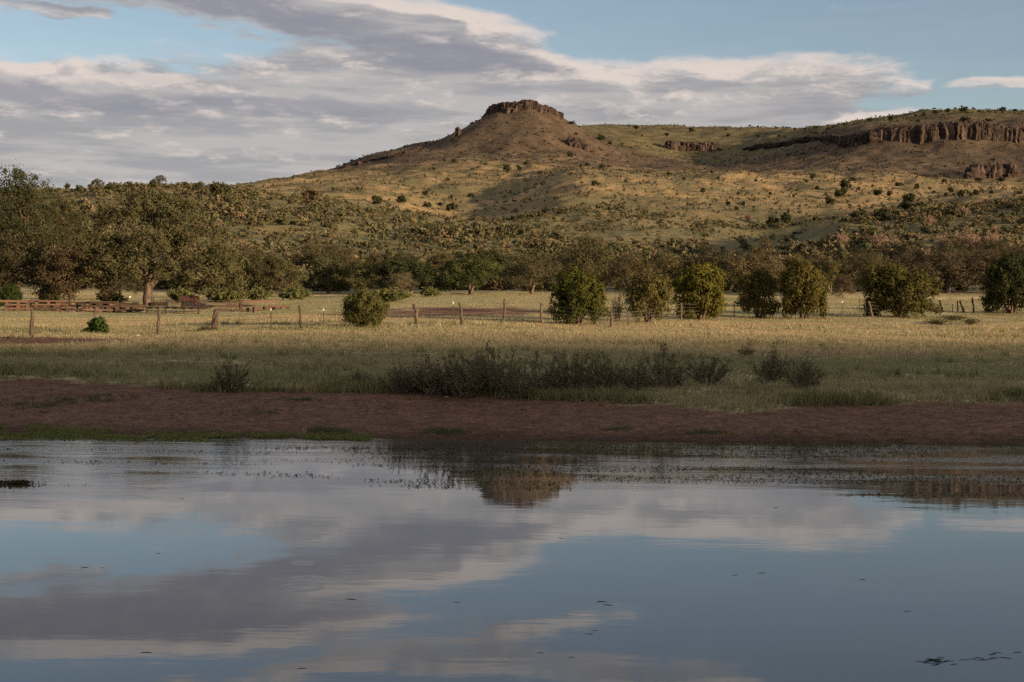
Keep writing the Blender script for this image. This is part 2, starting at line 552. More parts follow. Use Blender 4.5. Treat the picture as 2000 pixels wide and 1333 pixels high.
def ground_material():
    m, g = mat_new('ground_cover')
    pos = g.n('ShaderNodeNewGeometry').outputs['Position']
    col = g.n('ShaderNodeAttribute', attribute_name='cover').outputs['Color']
    near = g.n('ShaderNodeAttribute', attribute_name='nearness').outputs['Fac']
    n1 = g.noise(g.vm('MULTIPLY', pos, (1, 1, 1)), 9.0, 5, .65)
    n2 = g.noise(g.vm('MULTIPLY', pos, (.5, 1.0, .8)), 1.1, 5, .68)
    n3 = g.noise(pos, 30.0, 4, .68)
    n4 = g.noise(pos, 2.6, 4, .6)
    c0 = g.mix(1.0, col, g.mix(g.mr(n4, .32, .68), (.74, .73, .72), (1.2, 1.2, 1.2)), 'MULTIPLY')
    c = g.mix(1.0, c0, g.mix(g.mr(n1, .3, .7), (.62, .62, .62), (1.38, 1.36, 1.32)), 'MULTIPLY')
    c = g.mix(g.m('MULTIPLY', near, .8), c, g.mix(1.0, c, g.mix(g.mr(n3, .34, .66), (.5, .49, .48), (1.5, 1.48, 1.46)), 'MULTIPLY'))
    far = g.m('SUBTRACT', 1.0, near)
    c = g.mix(g.m('MULTIPLY', far, g.mr(n2, .46, .66, 0, .58)), c, g.mix(1.0, c, (.42, .47, .42), 'MULTIPLY'))
    bump = g.n('ShaderNodeBump', {'Height': g.m('ADD', g.m('ADD', g.m('MULTIPLY', n1, .07), g.m('MULTIPLY', n3, .02)), g.m('MULTIPLY', g.m('MULTIPLY', n2, far), .9)), 'Strength': .8, 'Distance': 1.0})
    bs = g.n('ShaderNodeBsdfPrincipled', {'Base Color': c, 'Roughness': .95, 'Normal': bump.outputs[0]})
    bs.inputs['Specular IOR Level'].default_value = .1
    g.n('ShaderNodeOutputMaterial', {'Surface': bs.outputs[0]})
    return m


def foliage_material(name, use_attr=False, transl=.22, lo=(.55, .58, .6), hi=(1.45, 1.38, 1.2)):
    m, g = mat_new(name)
    if use_attr:
        base = g.n('ShaderNodeAttribute', attribute_name='leafcol').outputs['Color']
    else:
        base = g.n('ShaderNodeObjectInfo').outputs['Color']
    t = g.n('ShaderNodeAttribute', attribute_name='tint').outputs['Fac']
    c = g.mix(1.0, base, g.mix(t, lo, hi), 'MULTIPLY')
    d = g.n('ShaderNodeBsdfDiffuse', {'Color': c, 'Roughness': .5})
    tr = g.n('ShaderNodeBsdfTranslucent', {'Color': c})
    mx = g.n('ShaderNodeMixShader', {0: transl, 1: d.outputs[0], 2: tr.outputs[0]})
    g.n('ShaderNodeOutputMaterial', {'Surface': mx.outputs[0]})
    return m


def simple(name, a, b, scale=8.0, rough=.85, stretch=(1, 1, 1), bump=.02, metal=0.0, vary=((.72, .72, .72), (1.2, 1.17, 1.12))):
    m, g = mat_new(name)
    pos = g.n('ShaderNodeTexCoord').outputs['Object']
    n = g.noise(g.vm('MULTIPLY', pos, stretch), scale, 5, .62)
    r = g.n('ShaderNodeObjectInfo').outputs['Random']
    c = g.mix(g.mr(n, .32, .68), a, b)
    c = g.mix(1.0, c, g.mix(r, vary[0], vary[1]), 'MULTIPLY')
    bp = g.n('ShaderNodeBump', {'Height': n, 'Strength': .9, 'Distance': bump})
    bs = g.n('ShaderNodeBsdfPrincipled', {'Base Color': c, 'Roughness': rough, 'Metallic': metal, 'Normal': bp.outputs[0]})
    bs.inputs['Specular IOR Level'].default_value = .2
    g.n('ShaderNodeOutputMaterial', {'Surface': bs.outputs[0]})
    return m


M_GROUND = ground_material()
M_LEAF = foliage_material('foliage')
M_LEAFA = foliage_material('ground_foliage', True, .15)
M_GRASS = foliage_material('grass_blades', True, .3, (.8, .82, .82), (1.2, 1.17, 1.12))
M_BARK = simple('bark', (.045, .033, .026), (.20, .14, .10), 7, .9, (1, 1, .22), .09)
M_TWIG = simple('twig', (.14, .105, .08), (.27, .21, .16), 9, .9)
M_DEADTWIG = simple('dead_twig', (.24, .17, .13), (.36, .27, .21), 9, .9)
M_POST = simple('weathered_wood', (.06, .044, .034), (.16, .118, .088), 7, .9, (3, 3, .4), .02)
M_TIMBER = simple('old_timber', (.06, .037, .028), (.185, .115, .082), 4, .88, (.6, 4, 4), .02, 0.0, ((.4, .42, .45), (1.45, 1.35, 1.25)))
M_RUST = simple('rusty_iron', (.035, .019, .015), (.10, .048, .035), 5, .8, bump=.01)
M_DARKIRON = simple('dark_iron', (.02, .019, .02), (.05, .04, .038), 6, .6, bump=.01)
M_STEEL = simple('green_steel', (.05, .055, .04), (.09, .075, .055), 8, .6)
M_WHITE = simple('white_paint', (.62, .6, .55), (.8, .78, .74), 8, .6)
M_WIRE = simple('wire', (.12, .10, .09), (.22, .19, .17), 8, .5)
M_ROCK = simple('volcanic_rock', (.026, .020, .017), (.098, .066, .051), .7, .95, (1, 1, .45), .5)
M_STONE = simple('pebble_stone', (.10, .068, .05), (.27, .195, .15), 2.2, .9)


def water_material():
    m, g = mat_new('pond_water')
    pos = g.n('ShaderNodeNewGeometry').outputs['Position']
    sep = g.n('ShaderNodeSeparateXYZ', {0: pos})
    y = sep.outputs[1]
    patch = g.noise(g.vm('MULTIPLY', pos, (.10, .32, 1)), 1.0, 4, .6)
    yy = g.m('ADD', g.m('ADD', y, g.mr(sep.outputs[0], -6.0, -3.0, 2.6, 0.0)), g.m('MULTIPLY', g.m('SUBTRACT', patch, .5), 7.0))
    patch2 = g.noise(g.vm('MULTIPLY', pos, (.22, .9, 1)), 1.0, 4, .65)
    rip = g.m('MULTIPLY', g.mr(yy, 24.6, 28.5), g.mr(patch2, .36, .62, .12, 1.0))
    rip = g.m('MULTIPLY', rip, g.mr(sep.outputs[0], -5.5, -2.0, 1.0, .55))                      # breeze-roughened strip by the far shore
    fine = g.noise(g.vm('MULTIPLY', pos, (3.2, 9.0, 1)), 1.6, 3, .6)
    swell = g.noise(g.vm('MULTIPLY', pos, (.5, 1.3, 1)), 1.0, 3, .5)
    h = g.m('ADD', g.m('MULTIPLY', swell, .0016), g.m('MULTIPLY', fine, g.m('ADD', .00012, g.m('MULTIPLY', rip, .0042))))
    for (px, py, n) in [(600, 1130, 3), (590, 1147, 4), (605, 1050, 2), (590, 1100, 2)]:
        v = CM.to_3x3() @ Vector((px - 1000, 666.5 - py, -FPX))
        s = -CAMH / v.z
        d = g.vm('DISTANCE', pos, (v.x * s, v.y * s, 0.0))
        r = .05 * n
        env = g.mr(g.m('ABSOLUTE', g.m('SUBTRACT', d, r)), 0.0, .07, 1.0, 0.0)
        wv = g.m('MULTIPLY', g.m('SINE', g.m('MULTIPLY', d, 130.0)),   .0003)
        h = g.m('ADD', h, g.m('MULTIPLY', wv, env))
    bp = g.n('ShaderNodeBump', {'Height': h, 'Strength': 1.0, 'Distance': 1.0})
    gl = g.n('ShaderNodeBsdfGlossy', {'Color': (.93, .95, .97), 'Roughness': .02, 'Normal': bp.outputs[0]})
    df = g.n('ShaderNodeBsdfDiffuse', {'Color': (.085, .075, .058)})
    fr = g.n('ShaderNodeFresnel', {'IOR': 1.45})
    mx = g.n('ShaderNodeMixShader', {0: fr.outputs[0], 1: df.outputs[0], 2: gl.outputs[0]})
    g.n('ShaderNodeOutputMaterial', {'Surface': mx.outputs[0]})
    return m


M_WATER = water_material()


# ------------------------------------------------------------------ ground sheets, pond
def grid_mesh(name, X, Y):
    Z = H(X, Y)
    V = np.stack([X, Y, Z], -1).reshape(-1, 3)
    a, b = X.shape
    i = np.arange(a - 1)[:, None] * b + np.arange(b - 1)[None]
    F = np.stack([i, i + b, i + b + 1, i + 1], -1).reshape(-1, 4)
    x, y, z = V.T
    return mesh_np(name, V, F, {'cover': ground_color(x, y, z), 'nearness': 1 - sstep(y, 110, 190)}, True)


xs = np.arange(-78, 78.1, .5); ys = np.concatenate([np.arange(-2, 14, 1.0), np.arange(14, 60, .4), np.arange(60, 150.1, .75)])
ys[-1] = 150.0
X, Y = np.meshgrid(xs, ys, indexing='ij')
o = obj('ground', grid_mesh('ground', X, Y), M_GROUND)
tag(o, kind='structure', label='grassy pasture and red dirt bank beyond the pond')
ps = np.arange(-420, 2421, 7.0)
ds = np.concatenate([np.linspace(149.97, 240, 50), np.arange(242, 1060, 2.8), np.arange(1064, 1800, 12.0)])
PX, D = np.meshgrid(ps, ds, indexing='ij')
o = obj('hillside', grid_mesh('hillside', (PX - 1000) / FPX * D, D), M_GROUND)
tag(o, kind='structure', label='brushy golden hillside rising to a flat topped butte')
X, Y = np.meshgrid(np.arange(-200, 700, 6.0), np.concatenate([np.arange(-420, -4, 6.0), [-2.0]]), indexing='ij')
o = obj('hill', grid_mesh('hill', X, Y), M_GROUND)
tag(o, kind='structure', label='grassy hill behind the viewer that shades the pond')
V = np.array([[-125, -1, 0], [125, -1, 0], [125, SHORE + 1.2, 0], [-125, SHORE + 1.2, 0]], float)
o = obj('pond', mesh_np('pond', V, [[0, 1, 2, 3]]), M_WATER)
tag(o, kind='structure', label='still pond mirroring the cloudy sky')
# ------------------------------------------------------------------ cliffs of the butte and the mesa
def rock_column_mesh(seed):
    r = np.random.default_rng(seed)
    sides = 8; lv = np.array([0, .14, .3, .43, .57, .7, .82, .93, 1.0])
    th = np.sort((np.arange(sides) + r.uniform(-.36, .36, sides)) * 2 * math.pi / sides)
    ra = r.uniform(.32, .58, sides)
    V = []
    off = np.zeros(2)
    for k, l in enumerate(lv):
        sc = 1.15 - .3 * l if l < .9 else (.74 if l < 1 else .45)
        off = off + r.normal(0, .03, 2)
        rr = ra * sc * r.uniform(.74, 1.2, sides)
        zz = l + (r.uniform(-.05, .05, sides) if 0 < k < 8 else r.uniform(-.03, .03, sides))
        V.append(np.stack([off[0] + rr * np.cos(th), off[1] + rr * np.sin(th), zz], -1))
    n = len(lv)
    i = np.arange(n - 1)[:, None] * sides; j = np.arange(sides)[None]
    F = np.stack([i + j, i + (j + 1) % sides, i + sides + (j + 1) % sides, i + sides + j], -1).reshape(-1, 4)
    V = np.concatenate(V + [np.array([[off[0], off[1], 1.03]])])
    t = len(V) - 1; b = (n - 1) * sides
    F = np.concatenate([F, [[t, b + q, b + q + 1, b + (q + 2) % sides] for q in range(0, sides, 2)]])
    me = mesh_np('rock_column', V, F)
    me.materials.append(M_ROCK)
    return me


ROCKS = [rock_column_mesh(100 + i) for i in range(10)]
crng = np.random.default_rng(12)


def cliff(label, pts, w, h, rows=2, jit=.35, back=None, depth=14.0, free=False):
    """pts: polyline along the cliff foot; rock columns stand side by side from the foot up to the ground behind"""
    P = np.array([(p[0], p[1]) for p in pts], float)
    seg = np.hypot(*np.diff(P, axis=0).T); s = np.concatenate([[0], np.cumsum(seg)])
    mid = P[len(P) // 2]
    root = empty('cliff', (mid[0], mid[1], float(H(mid[0], mid[1])) - 3))
    tag(root, label, kind='structure')
    base = np.array(root.location)
    for row in range(rows):
        d = crng.uniform(0, w)
        while d < s[-1]:
            ww = w * crng.choice([.5, .7, .9, 1.2, 1.7])
            x = np.interp(d, s, P[:, 0]); y = np.interp(d, s, P[:, 1])
            inw = np.array([0., 1.]) if back is None else np.array([back[0] - x, back[1] - y]) / math.hypot(back[0] - x, back[1] - y)
            push = row * w * .75 + crng.normal(0, .28 * w)
            x += inw[0] * push; y += inw[1] * push
            z0 = float(H(x - inw[0] * 1.2, y - inw[1] * 1.2)) - .8
            zt = float(H(x + inw[0] * depth, y + inw[1] * depth))
            z1 = zt - abs(crng.normal(0, jit)) * h * (1.0 - .6 * row) + .2
            t = d / s[-1]
            if free:
                z1 = z0 + .8 + h * crng.uniform(.45, 1.1)
            if z1 - z0 < .4 * h:
                z1 = z0 + h * crng.uniform(.3, .6)
            z1 = z0 + (z1 - z0) * min(1, .5 + 5 * min(t, 1 - t))
            o = bpy.data.objects.new('rock_column', ROCKS[crng.integers(len(ROCKS))])
            COL.objects.link(o)
            o.parent = root
            o.location = (x - base[0], y - base[1], z0 - base[2])
            o.rotation_euler = (crng.normal(0, .05), crng.normal(0, .05), crng.uniform(0, 6.28))
            o.scale = (ww * 1.5, ww * 1.5, z1 - z0)
            d += ww * .62
    return root


bpts = []
for a in np.linspace(math.radians(168), math.radians(384), 40):
    bpts.append((BX + (18.2 + 1.6 * math.cos(a)) * math.cos(a), BY + (18.2 + 1.6 * math.cos(a)) * 1.35 * math.sin(a), 0))
cliff('reddish brown rock rim around the flat top of the butte', bpts, 1.6, 4.0, 2, .14, (BX, BY), 4.0)
def rim(cols):
    out = []
    for px in cols:
        k0 = np.interp(px, _kpx, _kD[:, RK]); out.append(((px - 1000) / FPX * k0, k0, 0))
    return out
RK = 11
cols = np.arange(1600, 2140, 15)
mesa = []
for px in cols:
    d = np.interp(px, [1560, 1650, 1750, 1850, 1960, 2150], [852, 764, 755, 748, 748, 748])
    mesa.append(((px - 1000) / FPX * d, d, 0))
cliff('long brown columnar cliff below the crest of the mesa on the right', mesa, 1.9, 7.0, 3, .14)
mesb = []
for px in np.arange(1452, 1632, 12):
    d = np.interp(px, [1400, 1480, 1560, 1650], [1012, 944, 856, 768])
    mesb.append(((px - 1000) / FPX * d, d, 0))
cliff('shaded cliff curving back into the canyon left of the mesa', mesb, 2.8, 5.0, 2, .2)
mesc = [((px - 1000) / FPX * 1006, 1006, 0) for px in np.arange(1292, 1402, 12)]
cliff('short reddish cliff high at the canyon head right of the butte', mesc, 2.8, 6.0, 2, .2, None, 16.0)
sub = []
for px in np.arange(1890, 1995, 10):
    p = hit(px, 350 - (px - 1890) * .06, 500, 745); sub.append((p.x, p.y, 0))
cliff('small jagged rock outcrop low on the slope under the mesa cliff', sub, 2.2, 5.6, 3, .3, None, 6.0, True)
ldk = []
for px in np.arange(658, 835, 9):
    p = hit(px, np.interp(px, [655, 700, 760, 835], [334, 324, 310, 288]), 500, 765); ldk.append((p.x, p.y + 4, 0))
cliff('dark low rimrock along the left shoulder of the butte', ldk, 1.6, 1.2, 2, .3, None, 3.0, True)
for px, py, n in [(1128, 288, 4), (894, 266, 1)]:
    p = hit(px, py, 500, 800)
    cliff('reddish rock knob on the right flank of the butte' if px > 1000 else 'single reddish rock pinnacle on the left flank of the butte',
          [(p.x - 1.2 * n, p.y, 0), (p.x + 1.2 * n, p.y + .5, 0)], 1.7, 4.4, 2 if n > 1 else 1, .3, None, 3.0, True)


# ------------------------------------------------------------------ foliage
def unit(v):
    return v / (np.linalg.norm(v, axis=1, keepdims=True) + 1e-9)


def leaf_quads(C, size, rng, aspect=.55, up=0.0, nrm=None, nw=1.0):
    n = len(C)
    a = rng.normal(0, 1, (n, 3)); a[:, 2] += up * 2.0
    if nrm is not None:
        N = unit(nrm * nw + rng.normal(0, .5, (n, 3)))
        a = unit(a - N * np.sum(a * N, 1, keepdims=True))
        b = np.cross(N, a)
    else:
        a = unit(a)
        b = unit(np.cross(a, rng.normal(0, 1, (n, 3))))
    L = size * rng.uniform(.6, 1.4, n)[:, None]
    V = np.stack([C - a * L * .5, C + b * L * aspect * .5 + a * L * .05, C + a * L * .5, C - b * L * aspect * .5 + a * L * .05], 1).reshape(-1, 3)
    F = np.arange(4 * n).reshape(-1, 4)
    return V, F


def crown(lobes, n_clump, per, clump_r, leaf, seed, up=.2, shell=.62, under=.55, flat=.8, aspect=.55):
    """leaves gathered into clumps spread through the shells of several lobes; returns V, F, tint, clump centres"""
    rng = np.random.default_rng(seed)
    lobes = np.asarray(lobes, float)
    w = (lobes[:, 3] * lobes[:, 4] + lobes[:, 5] * lobes[:, 3]); w /= w.sum()
    li = rng.choice(len(lobes), n_clump, p=w)
    d = unit(rng.normal(0, 1, (n_clump, 3)))
    d[:, 2] = np.where((d[:, 2] < -.2) & (rng.random(n_clump) < under), -d[:, 2], d[:, 2])
    rad = shell + (1.06 - shell) * rng.random(n_clump) ** .7
    cc = lobes[li, :3] + lobes[li, 3:] * d * rad[:, None]
    cr = clump_r * rng.uniform(.55, 1.35, n_clump)
    k = np.repeat(np.arange(n_clump), per)
    off = rng.normal(0, .5, (len(k), 3)) * cr[k][:, None]; off[:, 2] *= flat
    C = cc[k] + off
    V, F = leaf_quads(C, leaf, rng, aspect, up, unit(unit(off) * .8 + (unit((cc - lobes[li, :3]) / lobes[li, 3:]))[k] * .7), 1.1)
    ct = rng.random(n_clump)
    t = np.clip(.55 * ct[k] + .45 * rng.random(len(k)), 0, 1)
    return V, F, np.repeat(t, 4), cc


def crown_mesh(name, *a, **k):
    V, F, t, cc = crown(*a, **k)
    me = mesh_np(name, V, F, {'tint': t})
    me.materials.append(M_LEAF)
    return me, cc


def bend(p0, p1, n, rng, wob, sag=0.0):
    t = np.linspace(0, 1, n)[:, None]
    P = np.asarray(p0) * (1 - t) + np.asarray(p1) * t
    L = np.linalg.norm(np.asarray(p1) - np.asarray(p0))
    w = rng.normal(0, wob * L, (n, 3)); w[0] = 0; w[-1] *= .3
    P = P + w
    P[:, 2] += sag * L * np.sin(t[:, 0] * math.pi)
    return P


def trunk_mesh(forks, lobes, cc, seed, r0, mat=None, twigs=26, sides=8):
    """forks: list of polylines for trunk and main limbs (with end radii); limbs then reach to lobes and clumps"""
    rng = np.random.default_rng(seed)
    mb = MB()
    ends = []
    for pts, ra, rb in forks:
        P = []
        pts = np.asarray(pts, float)
        for a, b in zip(pts[:-1], pts[1:]):
            s = bend(a, b, 4, rng, .03)
            P.append(s[:-1])
        P.append(pts[-1:])
        P = np.concatenate(P)
        rr = np.linspace(ra, rb, len(P))
        if P[0, 2] < .05:
            rr[0] *= 1.45
        mb.tube(P, rr, sides)
        ends.append((pts[-1], rb))
    for i, l in enumerate(np.asarray(lobes)):
        e, rb = min(ends, key=lambda q: np.linalg.norm(q[0] - l[:3]))
        P = bend(e, l[:3], 6, rng, .05, .04)
        mb.tube(P, np.linspace(rb * .75, rb * .22, 6), 5)
        near = np.argsort(np.linalg.norm(cc - l[:3], axis=1))[:60]
        for q in rng.choice(near, min(len(near), max(2, twigs // len(lobes))), replace=False):
            s = P[rng.integers(2, 6)]
            mb.tube(bend(s, cc[q], 4, rng, .06), np.linspace(rb * .2, .012, 4), 4, False)
    me = mb.mesh('trunk', True)
    me.materials.append(mat or M_BARK)
    return me


def tree(name, label, loc, crown_me, trunk_me, color, scale=1.0, rotz=0.0, cat='tree', group=None):
    r = empty(name, loc, rotz, scale)
    tag(r, label, cat, group)
    obj('trunk', trunk_me, None, r)
    obj('crown', crown_me, None, r, color=color)
    return r


OLIVE_L = (.092, .088, .046); BROWN_L = (.135, .098, .06); DARK_L = (.085, .092, .05); GREEN_L = (.092, .092, .030)

# the big spreading tree on the left
lobes = [(-2.6, -.3, 3.0, 2.0, 1.9, 1.3), (-3.8, .3, 4.4, 2.0, 1.8, 1.5), (-2.0, .2, 6.3, 2.1, 2.0, 1.6), (.3, 0, 7.6, 2.1, 2.0, 1.5), (2.6, .3, 6.9, 2.0, 2.0, 1.5),
         (1.0, -1.0, 4.8, 2.2, 1.6, 1.6), (4.2, .2, 5.2, 2.1, 1.9, 1.6), (6.0, .2, 3.4, 1.8, 1.8, 1.6), (4.4, -.6, 2.6, 1.7, 1.6, 1.3), (-.6, -1.2, 3.2, 1.4, 1.1, .9), (2.0, -.9, 3.0, 1.4, 1.1, 1.0),
         (6.3, .5, 2.0, 1.2, 1.2, 1.1), (-4.6, .2, 2.9, 1.2, 1.2, 1.0)]
cm, cc = crown_mesh('big_crown', lobes, 330, 105, .62, .20, 51, shell=.68)
tm = trunk_mesh([([(0, 0, -.2), (.05, 0, 1.2), (.1, 0, 1.9)], .42, .34), ([(.1, 0, 1.8), (-.4, .1, 2.8), (-1.5, .2, 4.2)], .27, .15), ([(.05, 0, 1.6), (.95, -.1, 2.45), (1.6, -.1, 3.2), (2.8, 0, 4.4)], .30, .15),
                 ([(.1, 0, 1.9), (.3, .3, 3.6), (.5, .2, 5.6)], .25, .12), ([(1.5, -.1, 3.0), (3.2, 0, 3.4), (4.8, 0, 3.6)], .17, .09)], lobes, cc, 5, .42, twigs=90)
p = hit(288, 602, 90, 140)
tree('oak_tree', 'big spreading olive tree with forked trunk behind the timber piles', p, cm, tm, OLIVE_L, .93)

# generic trees, about 4.5 m tall
def gen_tree(seed, w, h, kind):
    r = np.random.default_rng(seed)
    n = r.integers(7, 11)
    L = []
    for i in range(n):
        a = i * 2.4 + r.uniform(0, 1); q = math.sqrt((i + .5) / n)
        x = math.cos(a) * q * w * .34; y = math.sin(a) * q * w * .34
        zt = h * (.40 + .36 * (1 - q * q) + r.uniform(-.10, .10))
        L.append((x, y, zt, w * r.uniform(.17, .26), w * r.uniform(.17, .26), h * r.uniform(.15, .23)))
    for i in range(4):
        a = r.uniform(0, 6.28)
        L.append((math.cos(a) * w * .33, math.sin(a) * w * .33, h * r.uniform(.18, .34), w * .17, w * .17, h * .14))
    per, leaf, cr, nc = {'open': (46, .15, .36, 190), 'dense': (66, .16, .42, 190), 'brown': (44, .14, .42, 200), 'lacy': (42, .16, .50, 400)}[kind]
    cm, cc = crown_mesh('tree_crown', L, nc, per, cr, leaf, seed, shell=.5 if kind != 'open' else .66)
    fk = []
    ns = {'open': 2, 'dense': 2, 'brown': 3, 'lacy': 2}[kind]
    for k in range(ns):
        a = r.uniform(0, 6.28); b = .12 * w
        fk.append(([(.08 * math.cos(a), .08 * math.sin(a), -.15), (.5 * b * math.cos(a), .5 * b * math.sin(a), h * .2), (b * math.cos(a) * 1.2, b * math.sin(a) * 1.2, h * .42)], .15 * h / 4.5, .075 * h / 4.5))
    tm = trunk_mesh(fk, L, cc, seed + 1, .15, twigs=60 if kind != 'dense' else 26, sides=6)
    return cm, tm


TG = {('dense', i): gen_tree(200 + i, 5.2, 4.6, 'dense') for i in range(3)}
TG.update({('brown', i): gen_tree(220 + i, 5.6, 4.6, 'brown') for i in range(3)})
TG.update({('lacy', i): gen_tree(260 + i, 8.5, 9.5, 'lacy') for i in range(3)})
TG.update({('open', i): gen_tree(240 + i, 5.4, 4.8, 'open') for i in range(3)})


def put_tree(px, base, top, width, kind, color, label, D=None, name='mesquite_tree', rot=None, group=None, cat='tree'):
    p = pt(px, D) if D else hit(px, base, 84, 330)
    hpx = (HOR + ROLL * (px - 1000)) - top
    ztop = CAMH + hpx / FPX * p.y
    hgt = max(ztop - p.z, 1.0); wid = width / FPX * p.y
    i = abs(hash((px, base))) % 3 if False else (px * 7 + base) % 3
    cm, tm = TG[(kind, i)]
    r = random.Random(px * 13 + base)
    cw, ch = {'dense': (5.2, 4.1), 'brown': (5.6, 4.2), 'open': (5.4, 4.4), 'lacy': (8.5, 8.9)}[kind]
    return tree(name, label, p, cm, tm, tuple(c * m_ * r.uniform(.95, 1.06) for c, m_ in zip(color, (.88, 1.0, .96) if kind == 'brown' else (.95, .95, .95))), (wid / cw, wid / cw, hgt / ch), r.uniform(0, 6.28) if rot is None else rot, cat, group)


# trees at the left edge
put_tree(25, 590, 328, 210, 'lacy', (.052, .054, .03), 'tallest dark lacy tree at the left edge, rising above the hill', 128, 'tall_tree')
put_tree(122, 590, 398, 125, 'lacy', (.062, .056, .032), 'open crowned tree with bare slanting limbs between the tall tree and the big oak', 146, 'tall_tree')
put_tree(36, 596, 470, 180, 'brown', (.06, .05, .028), 'olive brown low tree with leaning trunk at the left edge', 116)
put_tree(142, 598, 492, 150, 'dense', (.07, .054, .032), 'small round tree with lit orange trunk behind the timber piles', 113)
put_tree(232, 592, 528, 100, 'brown', (.075, .062, .036), 'low brushy tree left of the big oak trunk', 128)
for (px, base, top, w, kind, colr, lab) in [
    (505, 577, 500, 120, 'dense', (.07, .068, .036), 'olive tree right beside the big oak at the meadow edge'),
    (560, 578, 516, 100, 'brown', (.14, .11, .06), 'sunlit brownish tree second to the right of the big oak'),
    (640, 574, 506, 95, 'dense', DARK_L, 'dark tree above the meadow left of the bare twig tree'),
    (706, 576, 512, 105, 'open', (.085, .085, .042), 'half bare tree with pale branches behind the lone juniper'),
    (800, 574, 500, 130, 'dense', (.05, .06, .03), 'dark green rounded tree behind the small tan tree'),
    (788, 579, 534, 66, 'brown', (.17, .125, .08), 'small tan leafed tree in front of the dark rounded tree'),
    (918, 576, 497, 135, 'dense', (.075, .082, .036), 'dark green wide tree in the middle of the meadow edge'),
    (1036, 574, 496, 120, 'brown', (.105, .085, .05), 'brownish dark tree left of the widest fence juniper'),
    (1148, 574, 470, 130, 'brown', (.11, .086, .05), 'tall brown tree rising behind the round dense fence juniper'),
    (1232, 574, 500, 110, 'brown', (.12, .092, .055), 'brown leafed tree behind the dead bush'),
    (1300, 573, 498, 100, 'open', (.125, .100, .055), 'thin brown tree behind the sparse fence juniper'),
    (1388, 573, 482, 140, 'brown', (.115, .09, .055), 'broad brown tree between the two tallest fence junipers'),
    (1478, 578, 480, 125, 'brown', (.15, .115, .07), 'tall tan tree catching the light behind the narrow fence juniper'),
    (1548, 576, 494, 80, 'dense', (.13, .115, .05), 'yellow green tree top behind the pair of fence junipers'),
    (1622, 572, 512, 60, 'dense', (.14, .12, .055), 'yellow green bush tree left of the tiny trunked tree'),
    (1648, 583, 538, 50, 'open', (.12, .088, .055), 'tiny tree with visible short trunk alone in the right meadow'),
    (1708, 572, 500, 100, 'brown', (.13, .10, .06), 'tan brush tree above the tiny trunked tree'),
    (1766, 572, 505, 120, 'brown', (.12, .088, .06), 'brown tree behind the widest juniper on the right'),
    (1850, 574, 500, 150, 'brown', (.125, .085, .06), 'wide bare looking reddish tree right of the widest juniper'),
    (1925, 574, 496, 110, 'brown', (.12, .088, .06), 'reddish brown tree left of the dark corner juniper'),
    (2010, 575, 490, 120, 'dense', (.1, .09, .045), 'olive tree cut by the right edge above the corner juniper'),
]:
    put_tree(px, base, top, w, kind, colr, lab, group='trees along the foot of the hill')
LANDMARKS = [(60, 'the thick left fence post'), (190, 'the leafy bush at the fence'), (300, 'the big oak'), (420, 'the twisted stump post'), (505, 'the olive tree beside the oak'), (590, 'the thin leaning post'), (632, 'the dark tree by the gap'),
             (710, 'the lone juniper bush'), (788, 'the small tan tree'), (850, 'the crooked post'), (918, 'the dark wide tree'), (985, 'the middle fence posts'), (1058, 'the straight brown post'), (1130, 'the round dense juniper'), (1206, 'the dead bush'),
             (1266, 'the sparse juniper'), (1368, 'the full yellow green juniper'), (1425, 'the gap by the narrow juniper'), (1482, 'the narrow juniper'), (1570, 'the tall paired juniper'), (1648, 'the tiny trunked tree'), (1756, 'the widest juniper'),
             (1850, 'the wide reddish tree'), (1895, 'the leaning right posts'), (1975, 'the darkest corner juniper')]
def landmark(px):
    return min(LANDMARKS, key=lambda l: abs(l[0] - px))[1]
srng = random.Random(4)
for i in range(26):
    px = 420 + i * 62 + srng.uniform(-20, 20)
    D = srng.uniform(166, 186)
    p = pt(px, D)
    kind = srng.choice(['brown', 'dense', 'brown', 'open'])
    cm, tm = TG[(kind, srng.randrange(3))]
    s = srng.uniform(.75, 1.1)
    right = px > 1250
    tree('mesquite_tree', ('brownish tree of the second row, behind and %s of %s' if right else 'dark tree of the second row, behind and %s of %s') % (('left' if px < min(LANDMARKS, key=lambda l: abs(l[0] - px))[0] else 'right'), landmark(px)), p, cm, tm,
         [(.085, .075, .042), (.10, .085, .05), (.065, .07, .036)][srng.randrange(3)] if not right else [(.10, .09, .055), (.092, .08, .05), (.11, .097, .06)][srng.randrange(3)],
         (s, s, s * srng.uniform(.75, 1.0)), srng.uniform(0, 6.28), 'tree', 'second row trees right' if right else 'second row trees left')

